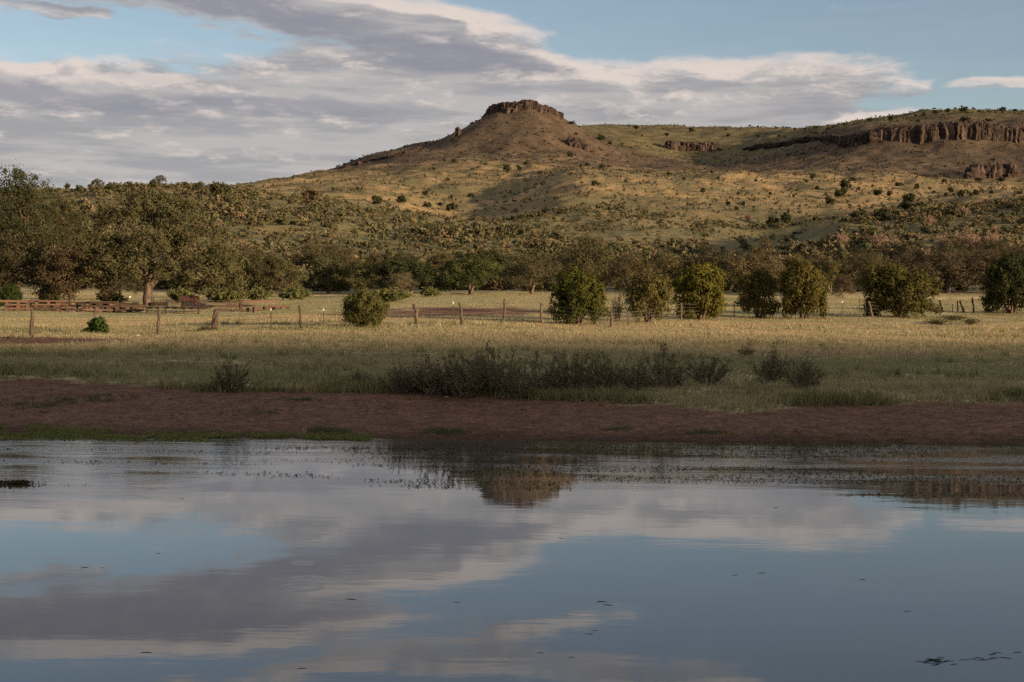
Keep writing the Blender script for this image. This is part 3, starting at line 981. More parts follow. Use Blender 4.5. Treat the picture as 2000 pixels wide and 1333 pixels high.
# junipers along the fence: dense, made of upright sprays
def juniper_mesh(seed, w, h, ragged):
    r = np.random.default_rng(seed)
    lx, ly = r.uniform(-.5, .5, 2) * (1.3 if ragged else .6)
    L = []
    n = 15
    for i in range(n):
        a = i * 2.4; q = math.sqrt((i + .5) / n)
        zz = h * (.48 + .24 * (1 - q * q) + r.uniform(-.10, .10))
        L.append((math.cos(a) * q * w * .36 + lx * (zz / h - .4), math.sin(a) * q * w * .36 + ly * (zz / h - .4), zz, w * r.uniform(.11, .21), w * r.uniform(.11, .21), h * r.uniform(.17, .32)))
    for i in range(6):
        a = i * 1.05 + r.uniform(-.4, .4)
        L.append((math.cos(a) * w * .30, math.sin(a) * w * .30, h * r.uniform(.16, .28), w * .16, w * .16, h * .17))
    V, F, t, cc = crown(L, 400 if not ragged else 300, 44 if not ragged else 36, .22 if not ragged else .26, .16, seed, up=.9, shell=.6 if not ragged else .5, under=.3, flat=1.25, aspect=.42)
    me = mesh_np('juniper_crown', V, F, {'tint': t}); me.materials.append(M_LEAF)
    fk = []
    for k in range(5):
        a = k * 1.26 + r.uniform(-.3, .3)
        fk.append(([(.1 * math.cos(a), .1 * math.sin(a), -.1), (w * .12 * math.cos(a), w * .12 * math.sin(a), h * .25), (w * .22 * math.cos(a), w * .22 * math.sin(a), h * .55)], .075, .04))
    tm = trunk_mesh(fk, L, cc, seed + 1, .1, twigs=40, sides=6)
    return me, tm


JUN = [juniper_mesh(300, 3.4, 3.0, False), juniper_mesh(310, 3.2, 3.0, True), juniper_mesh(320, 3.2, 3.0, False), juniper_mesh(330, 3.6, 2.9, False), juniper_mesh(340, 3.2, 3.0, True), juniper_mesh(350, 3.2, 3.0, False)]
for (px, base, top, w, j, colr, lab) in [
    (1130, 633, 527, 122, 0, (.078, .082, .024), 'round dense green juniper standing alone at mid fence'),
    (1266, 629, 530, 96, 1, (.115, .102, .042), 'sparse juniper with bare branches showing beside the dead bush'),
    (1368, 623, 518, 118, 2, (.115, .108, .028), 'full yellow green juniper right of the sparse one'),
    (1482, 622, 528, 82, 4, (.108, .095, .035), 'narrow juniper left of the tall juniper of the pair'),
    (1570, 622, 510, 104, 5, (.108, .096, .032), 'tall juniper of the pair with dark open base'),
    (1756, 620, 513, 166, 3, (.085, .080, .030), 'widest sprawling juniper on the right fence'),
    (1975, 612, 498, 126, 0, (.045, .050, .022), 'darkest juniper at the right edge with prickly pear at its foot'),
    (710, 641, 566, 100, 5, (.098, .098, .036), 'low lone juniper bush left of the twisted fence posts'),
]:
    p = hit(px, base, 60, 110)
    s = w / FPX * p.y / (3.4 if j == 0 else 3.6 if j == 3 else 3.2)
    hz = (base - top) / FPX * p.y / 2.9
    tree('juniper', lab, p, JUN[j][0], JUN[j][1], tuple(c * 1.1 for c in colr), (s, s, hz), px * .37, 'juniper', 'junipers along the wire fence')
for px, base, top, w, lab in [(20, 600, 556, 48, 'dark green rounded juniper shrub at the far left behind timber'), (96, 599, 560, 40, 'dark green juniper shrub right of the leaning trunk')]:
    p = hit(px, base, 80, 135)
    s = w / FPX * p.y / 3.2
    tree('juniper', lab, p, JUN[0][0], JUN[0][1], (.05, .068, .026), (s, s, (base - top) / FPX * p.y / 2.9), px, 'juniper', 'junipers along the wire fence')


# ------------------------------------------------------------------ shrubs
def shrub_mesh(seed, r=1.0, n=44, per=14, leaf=.26, up=.35):
    g_ = np.random.default_rng(seed)
    L = [(0, 0, .62 * r, .72 * r, .72 * r, .55 * r)]
    for i in range(6):
        a = g_.uniform(0, 6.28)
        L.append((math.cos(a) * .42 * r, math.sin(a) * .42 * r, g_.uniform(.3, .8) * r, .45 * r, .42 * r, .38 * r))
    V, F, t, cc = crown(L, n, per, .26 * r, leaf * r, seed, up=up, shell=.45)
    V[:, 2] = np.maximum(V[:, 2], -.05)
    return V, F, t


SHR = []
for i in range(6):
    V, F, t = shrub_mesh(400 + i)
    me = mesh_np('shrub', V, F, {'tint': t}); me.materials.append(M_LEAF); SHR.append(me)
SHR_L = [shrub_mesh(450 + i, 1.0, 14, 4, .48) for i in range(6)]
SHR_S = [shrub_mesh(470 + i, 1.0, 4, 3, .85) for i in range(6)]


def bare_shrub_mesh(seed, h=1.6, w=1.4, n=34, mat=None, leafy=0, thick=.011, leaf=.05):
    """many stems leaving one root and arching out, forking into twigs; optional small leaves as a second mesh"""
    r = np.random.default_rng(seed)
    mb = MB(); C = []
    for k in range(n):
        a = r.uniform(0, 6.28); q = math.sqrt(r.random())
        tip = np.array([math.cos(a) * q * w * .5, math.sin(a) * q * w * .5, h * (1.0 - .45 * q * q) * r.uniform(.55, 1.08)])
        base = np.array([math.cos(a) * .1 * w * q, math.sin(a) * .1 * w * q, -.05])
        m = 7
        t = np.linspace(0, 1, m)[:, None]
        P = base * (1 - t) + tip * t
        P[:, 2] += (t[:, 0] ** .7 - t[:, 0]) * h * .2
        P += np.cumsum(r.normal(0, .022 * h, P.shape), 0) * t
        mb.tube(P, np.linspace(thick * 1.3, thick * .35, m), 4, False)
        for b in range(5):
            i = r.integers(2, m - 1)
            d = unit((P[i + 1] - P[i])[None] + r.normal(0, .55, (1, 3)) * np.linalg.norm(P[i + 1] - P[i]) * 1.5)[0]
            L = h * r.uniform(.10, .28)
            e = P[i] + d * L
            e[2] = max(e[2], .03)
            Q = bend(P[i], e, 4, r, .05)
            mb.tube(Q, np.linspace(thick * .6, thick * .25, 4), 3, False)
            if leafy:
                tt = r.random((leafy, 1))
                C.append(Q[0] * (1 - tt) + Q[-1] * tt + r.normal(0, .02 * h, (leafy, 3)))
        if leafy:
            tt = r.uniform(.35, 1.0, leafy * 2)
            idx = np.clip((tt * (m - 1)).astype(int), 0, m - 2); f = (tt * (m - 1) - idx)[:, None]
            C.append(P[idx] * (1 - f) + P[idx + 1] * f + r.normal(0, .02 * h, (leafy * 2, 3)))
    st = mb.mesh('stems', True); st.materials.append(mat or M_TWIG)
    lm = None
    if leafy:
        V, F = leaf_quads(np.concatenate(C), leaf, r, .5, .3)
        lm = mesh_np('leaves', V, F, {'tint': np.repeat(r.random(len(V) // 4), 4)}); lm.materials.append(M_LEAF)
    return st, lm


def stem_shrub(name, label, p, pair, color, scale, rotz, group, cat='shrub'):
    r = empty(name, p, rotz, scale)
    tag(r, label, cat, group)
    obj('stems', pair[0], None, r)
    if pair[1] is not None:
        obj('foliage', pair[1], None, r, color=color)
    return r


BRUSH = []
for i in range(3):
    V, F, t, cc = crown([(0, 0, .35, .9, .9, .6), (.35, .1, .3, .5, .5, .5), (-.4, 0, .25, .5, .5, .45)], 90, 16, .2, .16, 480 + i, up=.7, shell=.15, aspect=.3)
    V[:, 2] = np.maximum(V[:, 2], -.05)
    m_ = mesh_np('brush', V, F, {'tint': t}); m_.materials.append(M_LEAF); BRUSH.append(m_)
BANK = [bare_shrub_mesh(500 + i, 1.25, 2.1, 40, None, 9, .012, .066) for i in range(4)]
BANKC = (.185, .165, .095)
for k, (px, base, top, w, lab) in enumerate([
    (452, 766, 703, 72, 'lone wiry shrub standing left on the grassy bank'),
    (706, 757, 722, 60, 'low small shrub left of the long thicket'),
    (785, 768, 704, 100, 'leftmost shrub of the long dark thicket on the bank'),
    (850, 772, 698, 110, 'second shrub of the thicket from the left'),
    (905, 775, 676, 120, 'tall shrub of the thicket left of its middle, with reaching twigs'),
    (965, 772, 672, 110, 'tall bristly shrub in the middle of the thicket'),
    (1000, 778, 700, 110, 'low front shrub in the middle of the thicket'),
    (1062, 770, 692, 110, 'dark shrub just right of the thicket middle'),
    (1125, 768, 676, 120, 'dense shrub of the thicket with upright pointed tips'),
    (1180, 764, 697, 100, 'shrub of the thicket right of the pointed tips'),
    (1240, 762, 706, 90, 'low shrub joining the thicket to its last tall bush'),
    (1292, 757, 676, 110, 'tall open shrub near the right end of the thicket'),
    (1382, 754, 688, 86, 'last shrub at the right end of the thicket'),
    (1502, 751, 678, 82, 'open branched shrub standing right of the thicket, the left of two'),
    (1570, 763, 690, 86, 'dark branched shrub standing right of the thicket, the right of two'),
    (1456, 697, 672, 34, 'tiny shrub in the pasture beyond the two branched shrubs'),
    (880, 768, 712, 130, 'low filling shrub at the front left of the thicket'),
    (820, 765, 712, 90, 'small inner shrub near the left end of the thicket'),
]):
    p = hit(px, base, 33, 80)
    stem_shrub('bank_shrub', lab, p, BANK[k % 4], BANKC, (w / FPX * p.y / 1.75, w / FPX * p.y / 1.75, (base - top) / FPX * p.y / 1.2), k * 1.3, 'dark shrubs on the pond bank')
for px, base, top, w, lab in [(1832, 634, 621, 62, 'low grey green mound of brush on the right pasture, nearest'), (1862, 626, 613, 70, 'low brush mound at the foot of the right fence'), (1898, 634, 619, 40, 'small brush mound right of the nearest low mound'),
                              (405, 648, 635, 46, 'low dry brush at the foot of the twisted stump post')]:
    p = hit(px, base, 50, 100)
    o = obj('brush', BRUSH[px % 3], None, None, p, px * .1, (w / FPX * p.y / 2, w / FPX * p.y / 2, (base - top) / FPX * p.y / 1.2), (.11, .105, .06))
    tag(o, lab, 'shrub')
# leafy vine-like bush at the second post, bright
V, F, t, cc = crown([(0, 0, .55, .42, .35, .4), (.1, 0, .28, .45, .4, .3), (-.35, 0, .12, .35, .3, .15), (.05, 0, .85, .22, .2, .22)], 90, 22, .13, .13, 77, up=.1, aspect=.8)
me = mesh_np('bush_leaves', V, F, {'tint': t}); me.materials.append(M_LEAF)
st = bare_shrub_mesh(78, .9, .7, 12, None, 0)
p = hit(190, 652, 50, 100)
stem_shrub('leafy_bush', 'bright green leafy bush grown around the second fence post', p, (st[0], me), (.055, .085, .026), (33 / FPX * p.y / .85, 33 / FPX * p.y / .85, 33 / FPX * p.y / 1.05), 0, None, 'bush')
# light green willowy bushes at the meadow edge
WIL = [bare_shrub_mesh(560 + i, 1.4, 2.4, 60, M_TWIG, 12, .01, .16) for i in range(2)]
for k, (px, base, top, w, lab) in enumerate([(352, 592, 562, 56, 'light green willowy bush just right of the big trunk'), (440, 590, 556, 84, 'light green willowy bush right of the rusty machine'), (505, 588, 560, 56, 'light green willowy bush above the scattered timbers'),
                              (575, 587, 557, 60, 'light green willowy bush left of the dark gap in the trees'), (765, 590, 562, 90, 'light green willowy bush right of the lone juniper bush'), (840, 580, 560, 40, 'pale green willowy bush at the foot of the dark trees'),
                              (215, 594, 568, 60, 'grey green willowy bush behind the scrap pile'), (1465, 600, 578, 60, 'low green willowy bush between the fence junipers')]):
    p = hit(px, base, 84, 200)
    s = w / FPX * p.y / 2.2
    stem_shrub('willow_bush', lab, p, WIL[k % 2], (.14, .15, .06), (s, s, (base - top) / FPX * p.y / 1.35), k, 'willowy bushes at the meadow edge', 'bush')
# bare grey bush by the juniper
DEAD = [bare_shrub_mesh(580 + i, 1.7, 1.0, 40, M_DEADTWIG, 0, .014) for i in range(2)]
p = hit(1206, 628, 60, 110)
stem_shrub('dead_bush', 'leafless pale dead bush between the round and the sparse juniper', p, DEAD[0], None, (30 / FPX * p.y, 30 / FPX * p.y, 62 / FPX * p.y / 1.6), 0, None, 'dead bush')


# ------------------------------------------------------------------ brush on the hills
hr = np.random.default_rng(90)
HC = {'tan': np.array([.165, .13, .082]), 'olive': np.array([.13, .118, .066]), 'dark green': np.array([.085, .088, .048])}
def hill_class(px):
    u = hr.random()
    return 'tan' if u < (.45 if px > 1600 else .24) else 'olive' if u < .72 else 'dark green'
def hill_color(px, cl=None):
    return HC[cl or hill_class(px)] * hr.uniform(.8, 1.2)


cand = []
for k in range(17000):
    D = 158 + 190 * hr.random() ** .9; px = hr.uniform(-60, 2060)
    x = (px - 1000) / FPX * D
    dens = fbm(np.array([x * .05]), np.array([D * .035]), 3, 71)[0]
    lim = .19 + .22 * (D - 160) / 185 - .1 * (px > 1640) * (D < 320)
    if 1180 < px < 1640:
        lim += .10
    if 1380 < px < 1640 and 200 < D < 330:
        lim += .4
    if dens < lim + hr.uniform(-.24, .24):
        continue
    cand.append((px, D, x, hr.uniform(.55, 1.35) * (1.25 if dens > .55 else .85) * (.72 if D > 275 else 1.0)))
cand = cand[:6200]
cand.sort(key=lambda c: c[1] - 60 * c[3])
nind = 0
LV, LF, LT, LC = [], [], [], []
nv = 0
def stuff_shrub(x, y, z, s, sz, col, lib=SHR_L):
    global nv
    V, F, t = lib[hr.integers(len(lib))]
    a = hr.uniform(0, 6.28); c_, s_ = math.cos(a), math.sin(a)
    W = np.empty_like(V)
    W[:, 0] = x + s * (V[:, 0] * c_ - V[:, 1] * s_); W[:, 1] = y + s * (V[:, 0] * s_ + V[:, 1] * c_); W[:, 2] = z - .05 + sz * V[:, 2]
    LV.append(W); LF.append(F + nv); LT.append(t); LC.append(np.repeat(col[None], len(V), 0)); nv += len(V)


ca = np.array([(c[2], c[1]) for c in cand]); cz = H(ca[:, 0], ca[:, 1])
for (px, D, x, s), z in zip(cand, cz):
    z = float(z)
    if nind < 290 and s > .75:
        cl = hill_class(px)
        o = obj('hill_shrub', SHR[hr.integers(6)], None, None, (x, D, z - .06), hr.uniform(0, 6.28), (s * 1.1, s * 1.1, s * hr.uniform(.75, 1.15)), hill_color(px, cl))
        tag(o, '%s %s shrub %s on the brushy slope, above %s' % ('large' if s > 1.3 else 'medium' if s > 1.0 else 'small', cl, 'low' if D < 185 else 'midway' if D < 230 else 'high', landmark(px)), 'shrub', 'shrubs on the brushy slope')
        nind += 1
    else:
        stuff_shrub(x, D, z, s, s * hr.uniform(.7, 1.1), hill_color(px))
# fine scrub on the upper slopes and plateaus
n = 12000
D_ = np.where(hr.random(n) < .55, hr.uniform(290, 600, n), hr.uniform(500, 1040, n)); P_ = hr.uniform(-40, 2040, n); X_ = (P_ - 1000) / FPX * D_; Z_ = H(X_, D_)
for k in range(n):
    s = (.28 + .65 * hr.random() ** 2.2) * (1 + (D_[k] > 700) * .35)
    stuff_shrub(X_[k], D_[k], Z_[k], s, s * .9, hill_color(P_[k]) * .8, SHR_S)
n = 420
P_ = hr.uniform(1120, 2040, n); D_ = np.where(P_ < 1560, hr.uniform(1240, 1360, n), hr.uniform(840, 960, n)); X_ = (P_ - 1000) / FPX * D_; Z_ = H(X_, D_)
for k in range(n):
    stuff_shrub(X_[k], D_[k], Z_[k], hr.uniform(.5, 1.3), hr.uniform(.5, 1.3), np.array([.06, .06, .034]))
me = mesh_np('hillside_scrub', np.concatenate(LV), np.concatenate(LF), {'tint': np.concatenate(LT), 'leafcol': np.concatenate(LC)})
o = obj('hillside_scrub', me, M_LEAFA)
tag(o, 'low scrub and bunch grass covering the hillside', 'scrub', None, 'stuff')

PALE = [bare_shrub_mesh(590 + i, 1.7, 1.1, 46, M_DEADTWIG, 4, .016, .11) for i in range(2)]
# pale pink leafless brush on the right foothill
for k, (px, py, h) in enumerate([(1645, 486, 24), (1690, 474, 19), (1718, 494, 30), (1748, 490, 22), (1660, 520, 14), (1845, 490, 28), (1898, 494, 34), (1868, 486, 26), (1938, 486, 30), (1918, 508, 26), (1800, 516, 24), (1575, 510, 22),
                                 (1462, 432, 14), (1815, 440, 16), (1886, 424, 14), (1735, 418, 12), (1770, 426, 12), (1945, 460, 16)]):
    p = hit(px, py, 160, 420)
    s = h / FPX * p.y / 1.6
    stem_shrub('pale_shrub', ('pale pinkish thin leaved shrub on the right foothill, %s, above %s' % ('lower' if py > 500 else 'upper', landmark(px))) if k < 12 else 'small pale pinkish shrub near the foothill top, above %s' % landmark(px), p, PALE[k % 2], (.33, .225, .175), (s * 1.7, s * 1.7, s * 1.15), k * 1.1, 'pale leafless shrubs on the right foothill' if k < 12 else 'small pale shrubs high on the foothill')

# single junipers dotted over the slopes and the skyline: (photo column, row of foot, width px, height px)
dots_slope = [(968, 430, 14, 12), (940, 447, 8, 7), (1130, 478, 24, 20), (1100, 520, 26, 18), (1120, 500, 16, 12), (1285, 512, 26, 14), (1340, 516, 14, 12), (1390, 463, 18, 9), (1475, 478, 12, 12), (1435, 545, 30, 20), (1420, 592, 32, 22), (1490, 590, 26, 20),
              (1690, 515, 18, 14), (1765, 508, 16, 12), (1640, 495, 16, 12), (1840, 500, 12, 8), (1260, 465, 8, 6), (1190, 484, 9, 8), (1165, 437, 16, 8), (990, 475, 9, 7), (1050, 548, 22, 14), (875, 515, 7, 7), (760, 512, 8, 8),
              (690, 442, 8, 6), (605, 503, 8, 6), (555, 556, 14, 9), (628, 562, 11, 10), (595, 580, 11, 9), (680, 572, 6, 6), (790, 598, 5, 5), (850, 592, 6, 7), (905, 560, 5, 5), (935, 558, 6, 5), (975, 630, 8, 8), (477, 398, 9, 6),
              (505, 428, 9, 6), (430, 494, 12, 10), (340, 430, 8, 6), (265, 412, 10, 8), (840, 650, 26, 24), (770, 660, 30, 22), (1200, 635, 44, 20), (1310, 630, 40, 24), (1610, 445, 12, 8), (1540, 480, 8, 6), (1560, 495, 10, 6), (1740, 515, 10, 8), (1620, 510, 10, 8), (1890, 440, 20, 10), (1780, 440, 18, 9), (2000 - 20, 500, 12, 6)]
dots_butte = [(1470, 425, 18, 12), (1565, 475, 15, 10), (1530, 478, 12, 8), (1645, 490, 18, 12), (1610, 585, 24, 14), (1110, 508, 24, 18), (1185, 497, 16, 12), (820, 455, 16, 11), (768, 448, 10, 8), (998, 467, 10, 6), (710, 495, 9, 7), (785, 556, 14, 9), (395, 685, 26, 20),
              (525, 678, 22, 16), (660, 640, 20, 13), (800, 662, 14, 12), (915, 645, 22, 9), (1360, 512, 8, 6), (1220, 466, 14, 9), (285, 608, 12, 8), (810, 730, 34, 22), (745, 698, 16, 9), (670, 705, 26, 14), (1300, 515, 16, 7), (1690, 352, 14, 10), (1640, 330, 26, 14), (1500, 300, 10, 7)]
dots_sky = [(1252, 145, 14, 8), (1352, 140, 14, 9), (1510, 118, 10, 7), (1565, 108, 16, 7), (1627, 103, 12, 8), (1705, 100, 20, 12), (1780, 100, 8, 5), (1825, 101, 6, 4), (1895, 96, 18, 8), (1955, 97, 12, 5), (1710, 150, 26, 12), (1828, 152, 16, 8), (1483, 148, 12, 6), (1470, 120, 8, 5), (1127, 168, 9, 7),
            (378, 197, 14, 8), (255, 219, 11, 7), (555, 222, 10, 7), (105, 183, 14, 8), (1070, 175, 10, 5), (985, 182, 12, 5), (930, 188, 8, 5), (880, 188, 8, 5), (740, 208, 7, 4), (700, 220, 8, 4), (805, 222, 6, 4), (135, 218, 6, 4), (545, 188, 7, 4), (660, 172, 7, 4), (700, 176, 6, 4), (790, 180, 8, 4), (840, 182, 8, 4)]
def dot(px, py, w, h, label, group):
    p = hit(px, py, 200, 1500)
    px = int(px)
    s = w / FPX * p.y / 2.0
    o = obj('slope_juniper', SHR[(px * 3 + py) % 6 if isinstance(px, int) else int(px) % 6], None, None, (p.x, p.y, p.z - .1), px * .3, (s, s, h / FPX * p.y / 1.15), (.048, .052, .028))
    tag(o, label if 'butte top' in group else '%s %s' % ('sizeable' if w > 17 else 'mid sized' if w > 10 else 'tiny', label % landmark(px)), 'juniper', group)
for x_, y_, w, h in dots_slope:
    dot(int(1200 + x_ * .4), int(180 + y_ * .4), w, h, ('low ' if y_ > 540 else 'midway ' if y_ > 460 else 'high ') + 'juniper on the golden slope, above %s', 'junipers on the golden slope')
for x_, y_, w, h in dots_butte:
    dot(int(600 + x_ * .35), int(160 + y_ * .35), w * .8, h * .8, ('low ' if y_ > 600 else 'midway ' if y_ > 480 else 'high ') + 'juniper under the butte, above %s', 'junipers under the butte')
for x_, y_, w, h in dots_sky:
    dot(int(1200 + x_ * .4), int(180 + y_ * .4), w, h, ('mesa crest ' if x_ > 1100 else 'plateau ') + 'juniper near the skyline, above %s', 'junipers along the mesa skyline')
for k, (px, py, w, h, lab) in enumerate([(1023, 204, 14, 7, 'tiny flat tree on the butte top near its middle'), (1036, 206, 14, 7, 'tiny tree just right of the flat one on the butte top'), (1070, 218, 13, 9, 'tiny tree at the right shoulder of the butte rim'), (1097, 227, 13, 7, 'lone tree jutting from the right end of the butte rim'), (1118, 244, 16, 7, 'small tree on the skyline right below the butte rim')]):
    dot(px, py, w, h, lab, 'trees on the butte top')
# trees on the left skyline
for k, (px, py, top, w, kind, lab) in enumerate([
    (132, 372, 358, 13, 'shrub', 'small round bush on the left skyline, leftmost'), (190, 374, 351, 30, 'tree', 'bushy skyline tree left of the rounded juniper pair'), (219, 378, 357, 24, 'shrub', 'rounded juniper on the left skyline'),
    (252, 372, 356, 24, 'tree', 'twiggy low skyline tree right of the rounded juniper'), (299, 372, 351, 20, 'shrub', 'round bush touching the skyline tree with a trunk'), (314, 364, 343, 23, 'tree', 'small skyline tree with a visible trunk and round crown'),
    (362, 371, 355, 15, 'shrub', 'small round bush on the skyline above the big oak'), (391, 376, 358, 28, 'tree', 'bushy skyline tree left of the largest round one'), (430, 388, 357, 46, 'shrub', 'largest round dense juniper on the left skyline'),
    (735, 400, 383, 23, 'shrub', 'dark round bush at the foot of the golden slope, left'), (786, 399, 383, 20, 'shrub', 'dark round bush at the foot of the golden slope, right'), (610, 398, 370, 48, 'shrub', 'broad brown bush against the golden slope')]):
    p = hit(px, py, 220, 480)
    hgt = (py - top) / FPX * p.y; wid = w / FPX * p.y
    if kind == 'tree':
        cm, tm = TG[('open', k % 3)]
        tree('skyline_tree', lab, p, cm, tm, (.07, .066, .036), (wid / 5.2, wid / 5.2, hgt / 4.3), k, 'tree', 'bushes and trees on the left skyline')
    else:
        o = obj('skyline_bush', SHR[k % 6], None, None, (p.x, p.y, p.z - .1), k, (wid / 2, wid / 2, hgt / 1.15), (.06, .062, .032) if px != 610 else (.12, .088, .055))
        tag(o, lab, 'bush', 'bushes and trees on the left skyline')


# ------------------------------------------------------------------ wire fence
froot = empty('wire_fence', hit(1058, 631, 60, 110))
tag(froot, 'old wire fence of crooked wooden and steel posts along the pasture', 'fence')
fbase = froot.location.copy()
frng = np.random.default_rng(33)
posts = []
def fence_post(px, top, base, kind, wpx, lean=0.0, twist=0.0, label=None):
    p = hit(px, base, 50, 115)
    h = (base - top) / FPX * p.y
    r = wpx / FPX * p.y * .5
    mb = MB()
    n = 9
    t = np.linspace(0, 1, n)
    P = np.zeros((n, 3)); P[:, 2] = -.25 + (h + .25) * t
    P[:, 0] = lean * h * t
    if kind == 'wood':
        P[1:, :2] += np.cumsum(frng.normal(0, .012 + twist, (n - 1, 2)), 0)
        rr = r * frng.uniform(.82, 1.18, n) * np.linspace(1.1, .85, n)
        mb.tube(P, rr, 8)
        me = mb.mesh('post', False)
        o = obj('wooden_post', me, M_POST, froot, p - fbase)
    elif kind == 'stump':
        me_r = r
        for q in range(3):
            a = q * 2.1
            Q = P.copy(); ang = a + t * 5.0
            Q[:, 0] += me_r * .5 * np.cos(ang); Q[:, 1] += me_r * .5 * np.sin(ang)
            mb.tube(Q, me_r * .62 * np.linspace(1.25, .7, n), 7 + q % 2 * 1 if False else 8)
        me = mb.mesh('post', False)
        o = obj('wooden_post', me, M_POST, froot, p - fbase)
    else:
        mb.box((0, 0, h * .5 - .15), (.05, .012, h + .3)); mb.box((0, .02, h * .5 - .151), (.012, .034, h + .298))
        me = mb.mesh('post', False)
        o = obj('steel_post', me, M_STEEL, froot, p - fbase)
        if kind == 'white':
            m2 = MB(); m2.box((0, .0, h - .07), (.054, .02, .12)); m2.box((0, .022, h - .07), (.02, .04, .115))
            obj('white_tip', m2.mesh('white_tip'), M_WHITE, o)
    if label: o['label'] = label
    posts.append((p, h, lean))
    return o
for a in [(-40, 605, 661, 'wood', 8), (62, 605, 658, 'wood', 8, 0, .004), (183, 600, 650, 'wood', 5, .03, .01), (310, 598, 653, 'wood', 6, -.02, .012), (417, 607, 647, 'stump', 12, .12, 0, 'thick twisted stump used as a post'),
          (529, 603, 645, 'white', 3), (590, 597, 643, 'wood', 4, -.12, .012), (632, 603, 641, 'white', 3), (700, 600, 638, 'wood', 4), (818, 595, 635, 'wood', 8, -.13, .02, 'crooked wooden post'), (885, 590, 634, 'white', 3), (903, 592, 636, 'wood', 6, -.14, .014),
          (980, 584, 633, 'wood', 5, .08, .016), (1058, 592, 632, 'wood', 6, .02, .004), (1194, 611, 640, 'wood', 6, -.1, .01), (1228, 609, 636, 'wood', 4), (1331, 592, 626, 'wood', 4), (1434, 590, 621, 'steel', 3), (1530, 590, 621, 'steel', 3), (1610, 591, 621, 'steel', 3), (1645, 588, 620, 'white', 3), (1678, 588, 620, 'steel', 3),
          (1704, 589, 620, 'wood', 5, -.16, .01), (1843, 587, 610, 'wood', 4, -.35, .01), (1860, 595, 610, 'steel', 3), (1871, 588, 609, 'wood', 3, -.12, .006), (1886, 588, 612, 'wood', 4, -.4, .008), (1904, 582, 612, 'wood', 4, -.25, .008), (1928, 590, 612, 'wood', 5, -.2, .01), (2050, 590, 614, 'steel', 3)]:
    fence_post(*a)
for k, f in enumerate((.3, .52, .74, .93)):
    pts = []
    for (p, h, lean) in posts:
        pts.append((p.x + lean * h * f, p.y - .05, p.z + f * min(h, 1.25)))
    full = []
    for a, b in zip(pts[:-1], pts[1:]):
        q = bend(a, b, 5, frng, .0, -.006)
        full.append(q[:-1])
    full.append(np.array(pts[-1:]))
    mb = MB(); mb.tube(np.concatenate(full) - np.array(fbase), .006, 4, False)
    obj('wire', mb.mesh('wire', True), M_WIRE, froot)

# ------------------------------------------------------------------ timber piles and scrap iron under the big tree
trng = np.random.default_rng(44)
def timber_mesh(seed, L=1.0):
    r = np.random.default_rng(seed)
    mb = MB(); n = 5
    xs_ = np.linspace(-.5, .5, n)
    V = []
    for x in xs_:
        w_ = r.uniform(.43, .52, 4)
        V += [(x, -w_[0], -w_[1]), (x, w_[2], -w_[1]), (x, w_[2], w_[3]), (x, -w_[0], w_[3])]
    F = []
    for i in range(n - 1):
        for j in range(4):
            F.append((i * 4 + j, i * 4 + (j + 1) % 4, i * 4 + 4 + (j + 1) % 4, i * 4 + 4 + j))
    F += [(3, 2, 1, 0), (n * 4 - 4, n * 4 - 3, n * 4 - 2, n * 4 - 1)]
    mb.add(V, F)
    me = mb.mesh('timber'); me.materials.append(M_TIMBER)
    return me
TIM = [timber_mesh(i) for i in range(6)]
def timber(x, y, z, L, dy, dz, rot, label, group, name='timber'):
    o = obj(name, TIM[trng.integers(6)], None, None, (x, y, z), 0, (L, dy, dz))
    o.rotation_euler = (0, trng.normal(0, .008), rot)
    tag(o, label, 'timber', group)
    return o
pA, pB = hit(12, 608, 80, 130), hit(272, 611, 80, 130)
span = pB - pA
nseg = 5
for row in range(2):
    for s in range(nseg):
        c = pA + span * ((s + .5 + trng.uniform(-.1, .1)) / nseg)
        c.y += row * .8
        gz = float(H(c.x, c.y))
        L = span.length / nseg * trng.uniform(.9, 1.2)
        zz = gz + .07
        lv = int(trng.choice([2, 3, 3])) if s < 4 else 2
        ST_N = ('first', 'second', 'third', 'fourth', 'fifth')[s]; RW = ('front', 'back')[row]
        for l in range(lv):
            LN = ('bottom', 'middle', 'top')[l]
            for b in (-.38, .05, .4):
                timber(c.x + b * L, c.y, zz, .16, .45, .12, trng.normal(0, .08), '%s spacer block under the %s layer, %s stack from the left, %s row' % ({-.38: 'left', .05: 'middle', .4: 'right'}[b], LN, ST_N, RW), 'spacer blocks in the long timber pile', 'spacer_block')
            zz += .12
            if l == lv - 1 and trng.random() < .3:
                continue
            timber(c.x + trng.normal(0, .2), c.y - .13 + trng.normal(0, .05), zz, L * trng.uniform(.75, 1.15), .18, .13 * trng.uniform(.8, 1.3), trng.normal(0, .045), 'near timber of the %s layer, %s stack from the left, %s row of pile' % (LN, ST_N, RW), 'timbers of the long pile')
            timber(c.x + trng.normal(0, .25), c.y + .14 + trng.normal(0, .05), zz, L * trng.uniform(.7, 1.15), .18, .13 * trng.uniform(.8, 1.3), trng.normal(0, .045), 'far timber of the %s layer, %s stack from the left, %s row of pile' % (LN, ST_N, RW), 'timbers of the long pile')
            zz += .12
for (px, py, L, up, lab) in [(455, 609, 2.6, 0, 'long pale timber lying nearest the stump post'), (470, 600, 2.2, 0, 'long timber on the ground right of the rusty machine'), (440, 601, 2.4, 0, 'timber on the ground against the rusty machine'), (510, 599, 2.6, .3, 'dark long timber raised on blocks, right group'), (545, 603, 1.6, .05, 'dark timber at the right end of the scattered timbers'), (530, 606, 1.2, .05, 'short timber below the raised one')]:
    p = hit(px, py, 80, 130)
    timber(p.x, p.y, p.z + .09 + up, L, .18, .15, trng.normal(0, .08), lab, None)
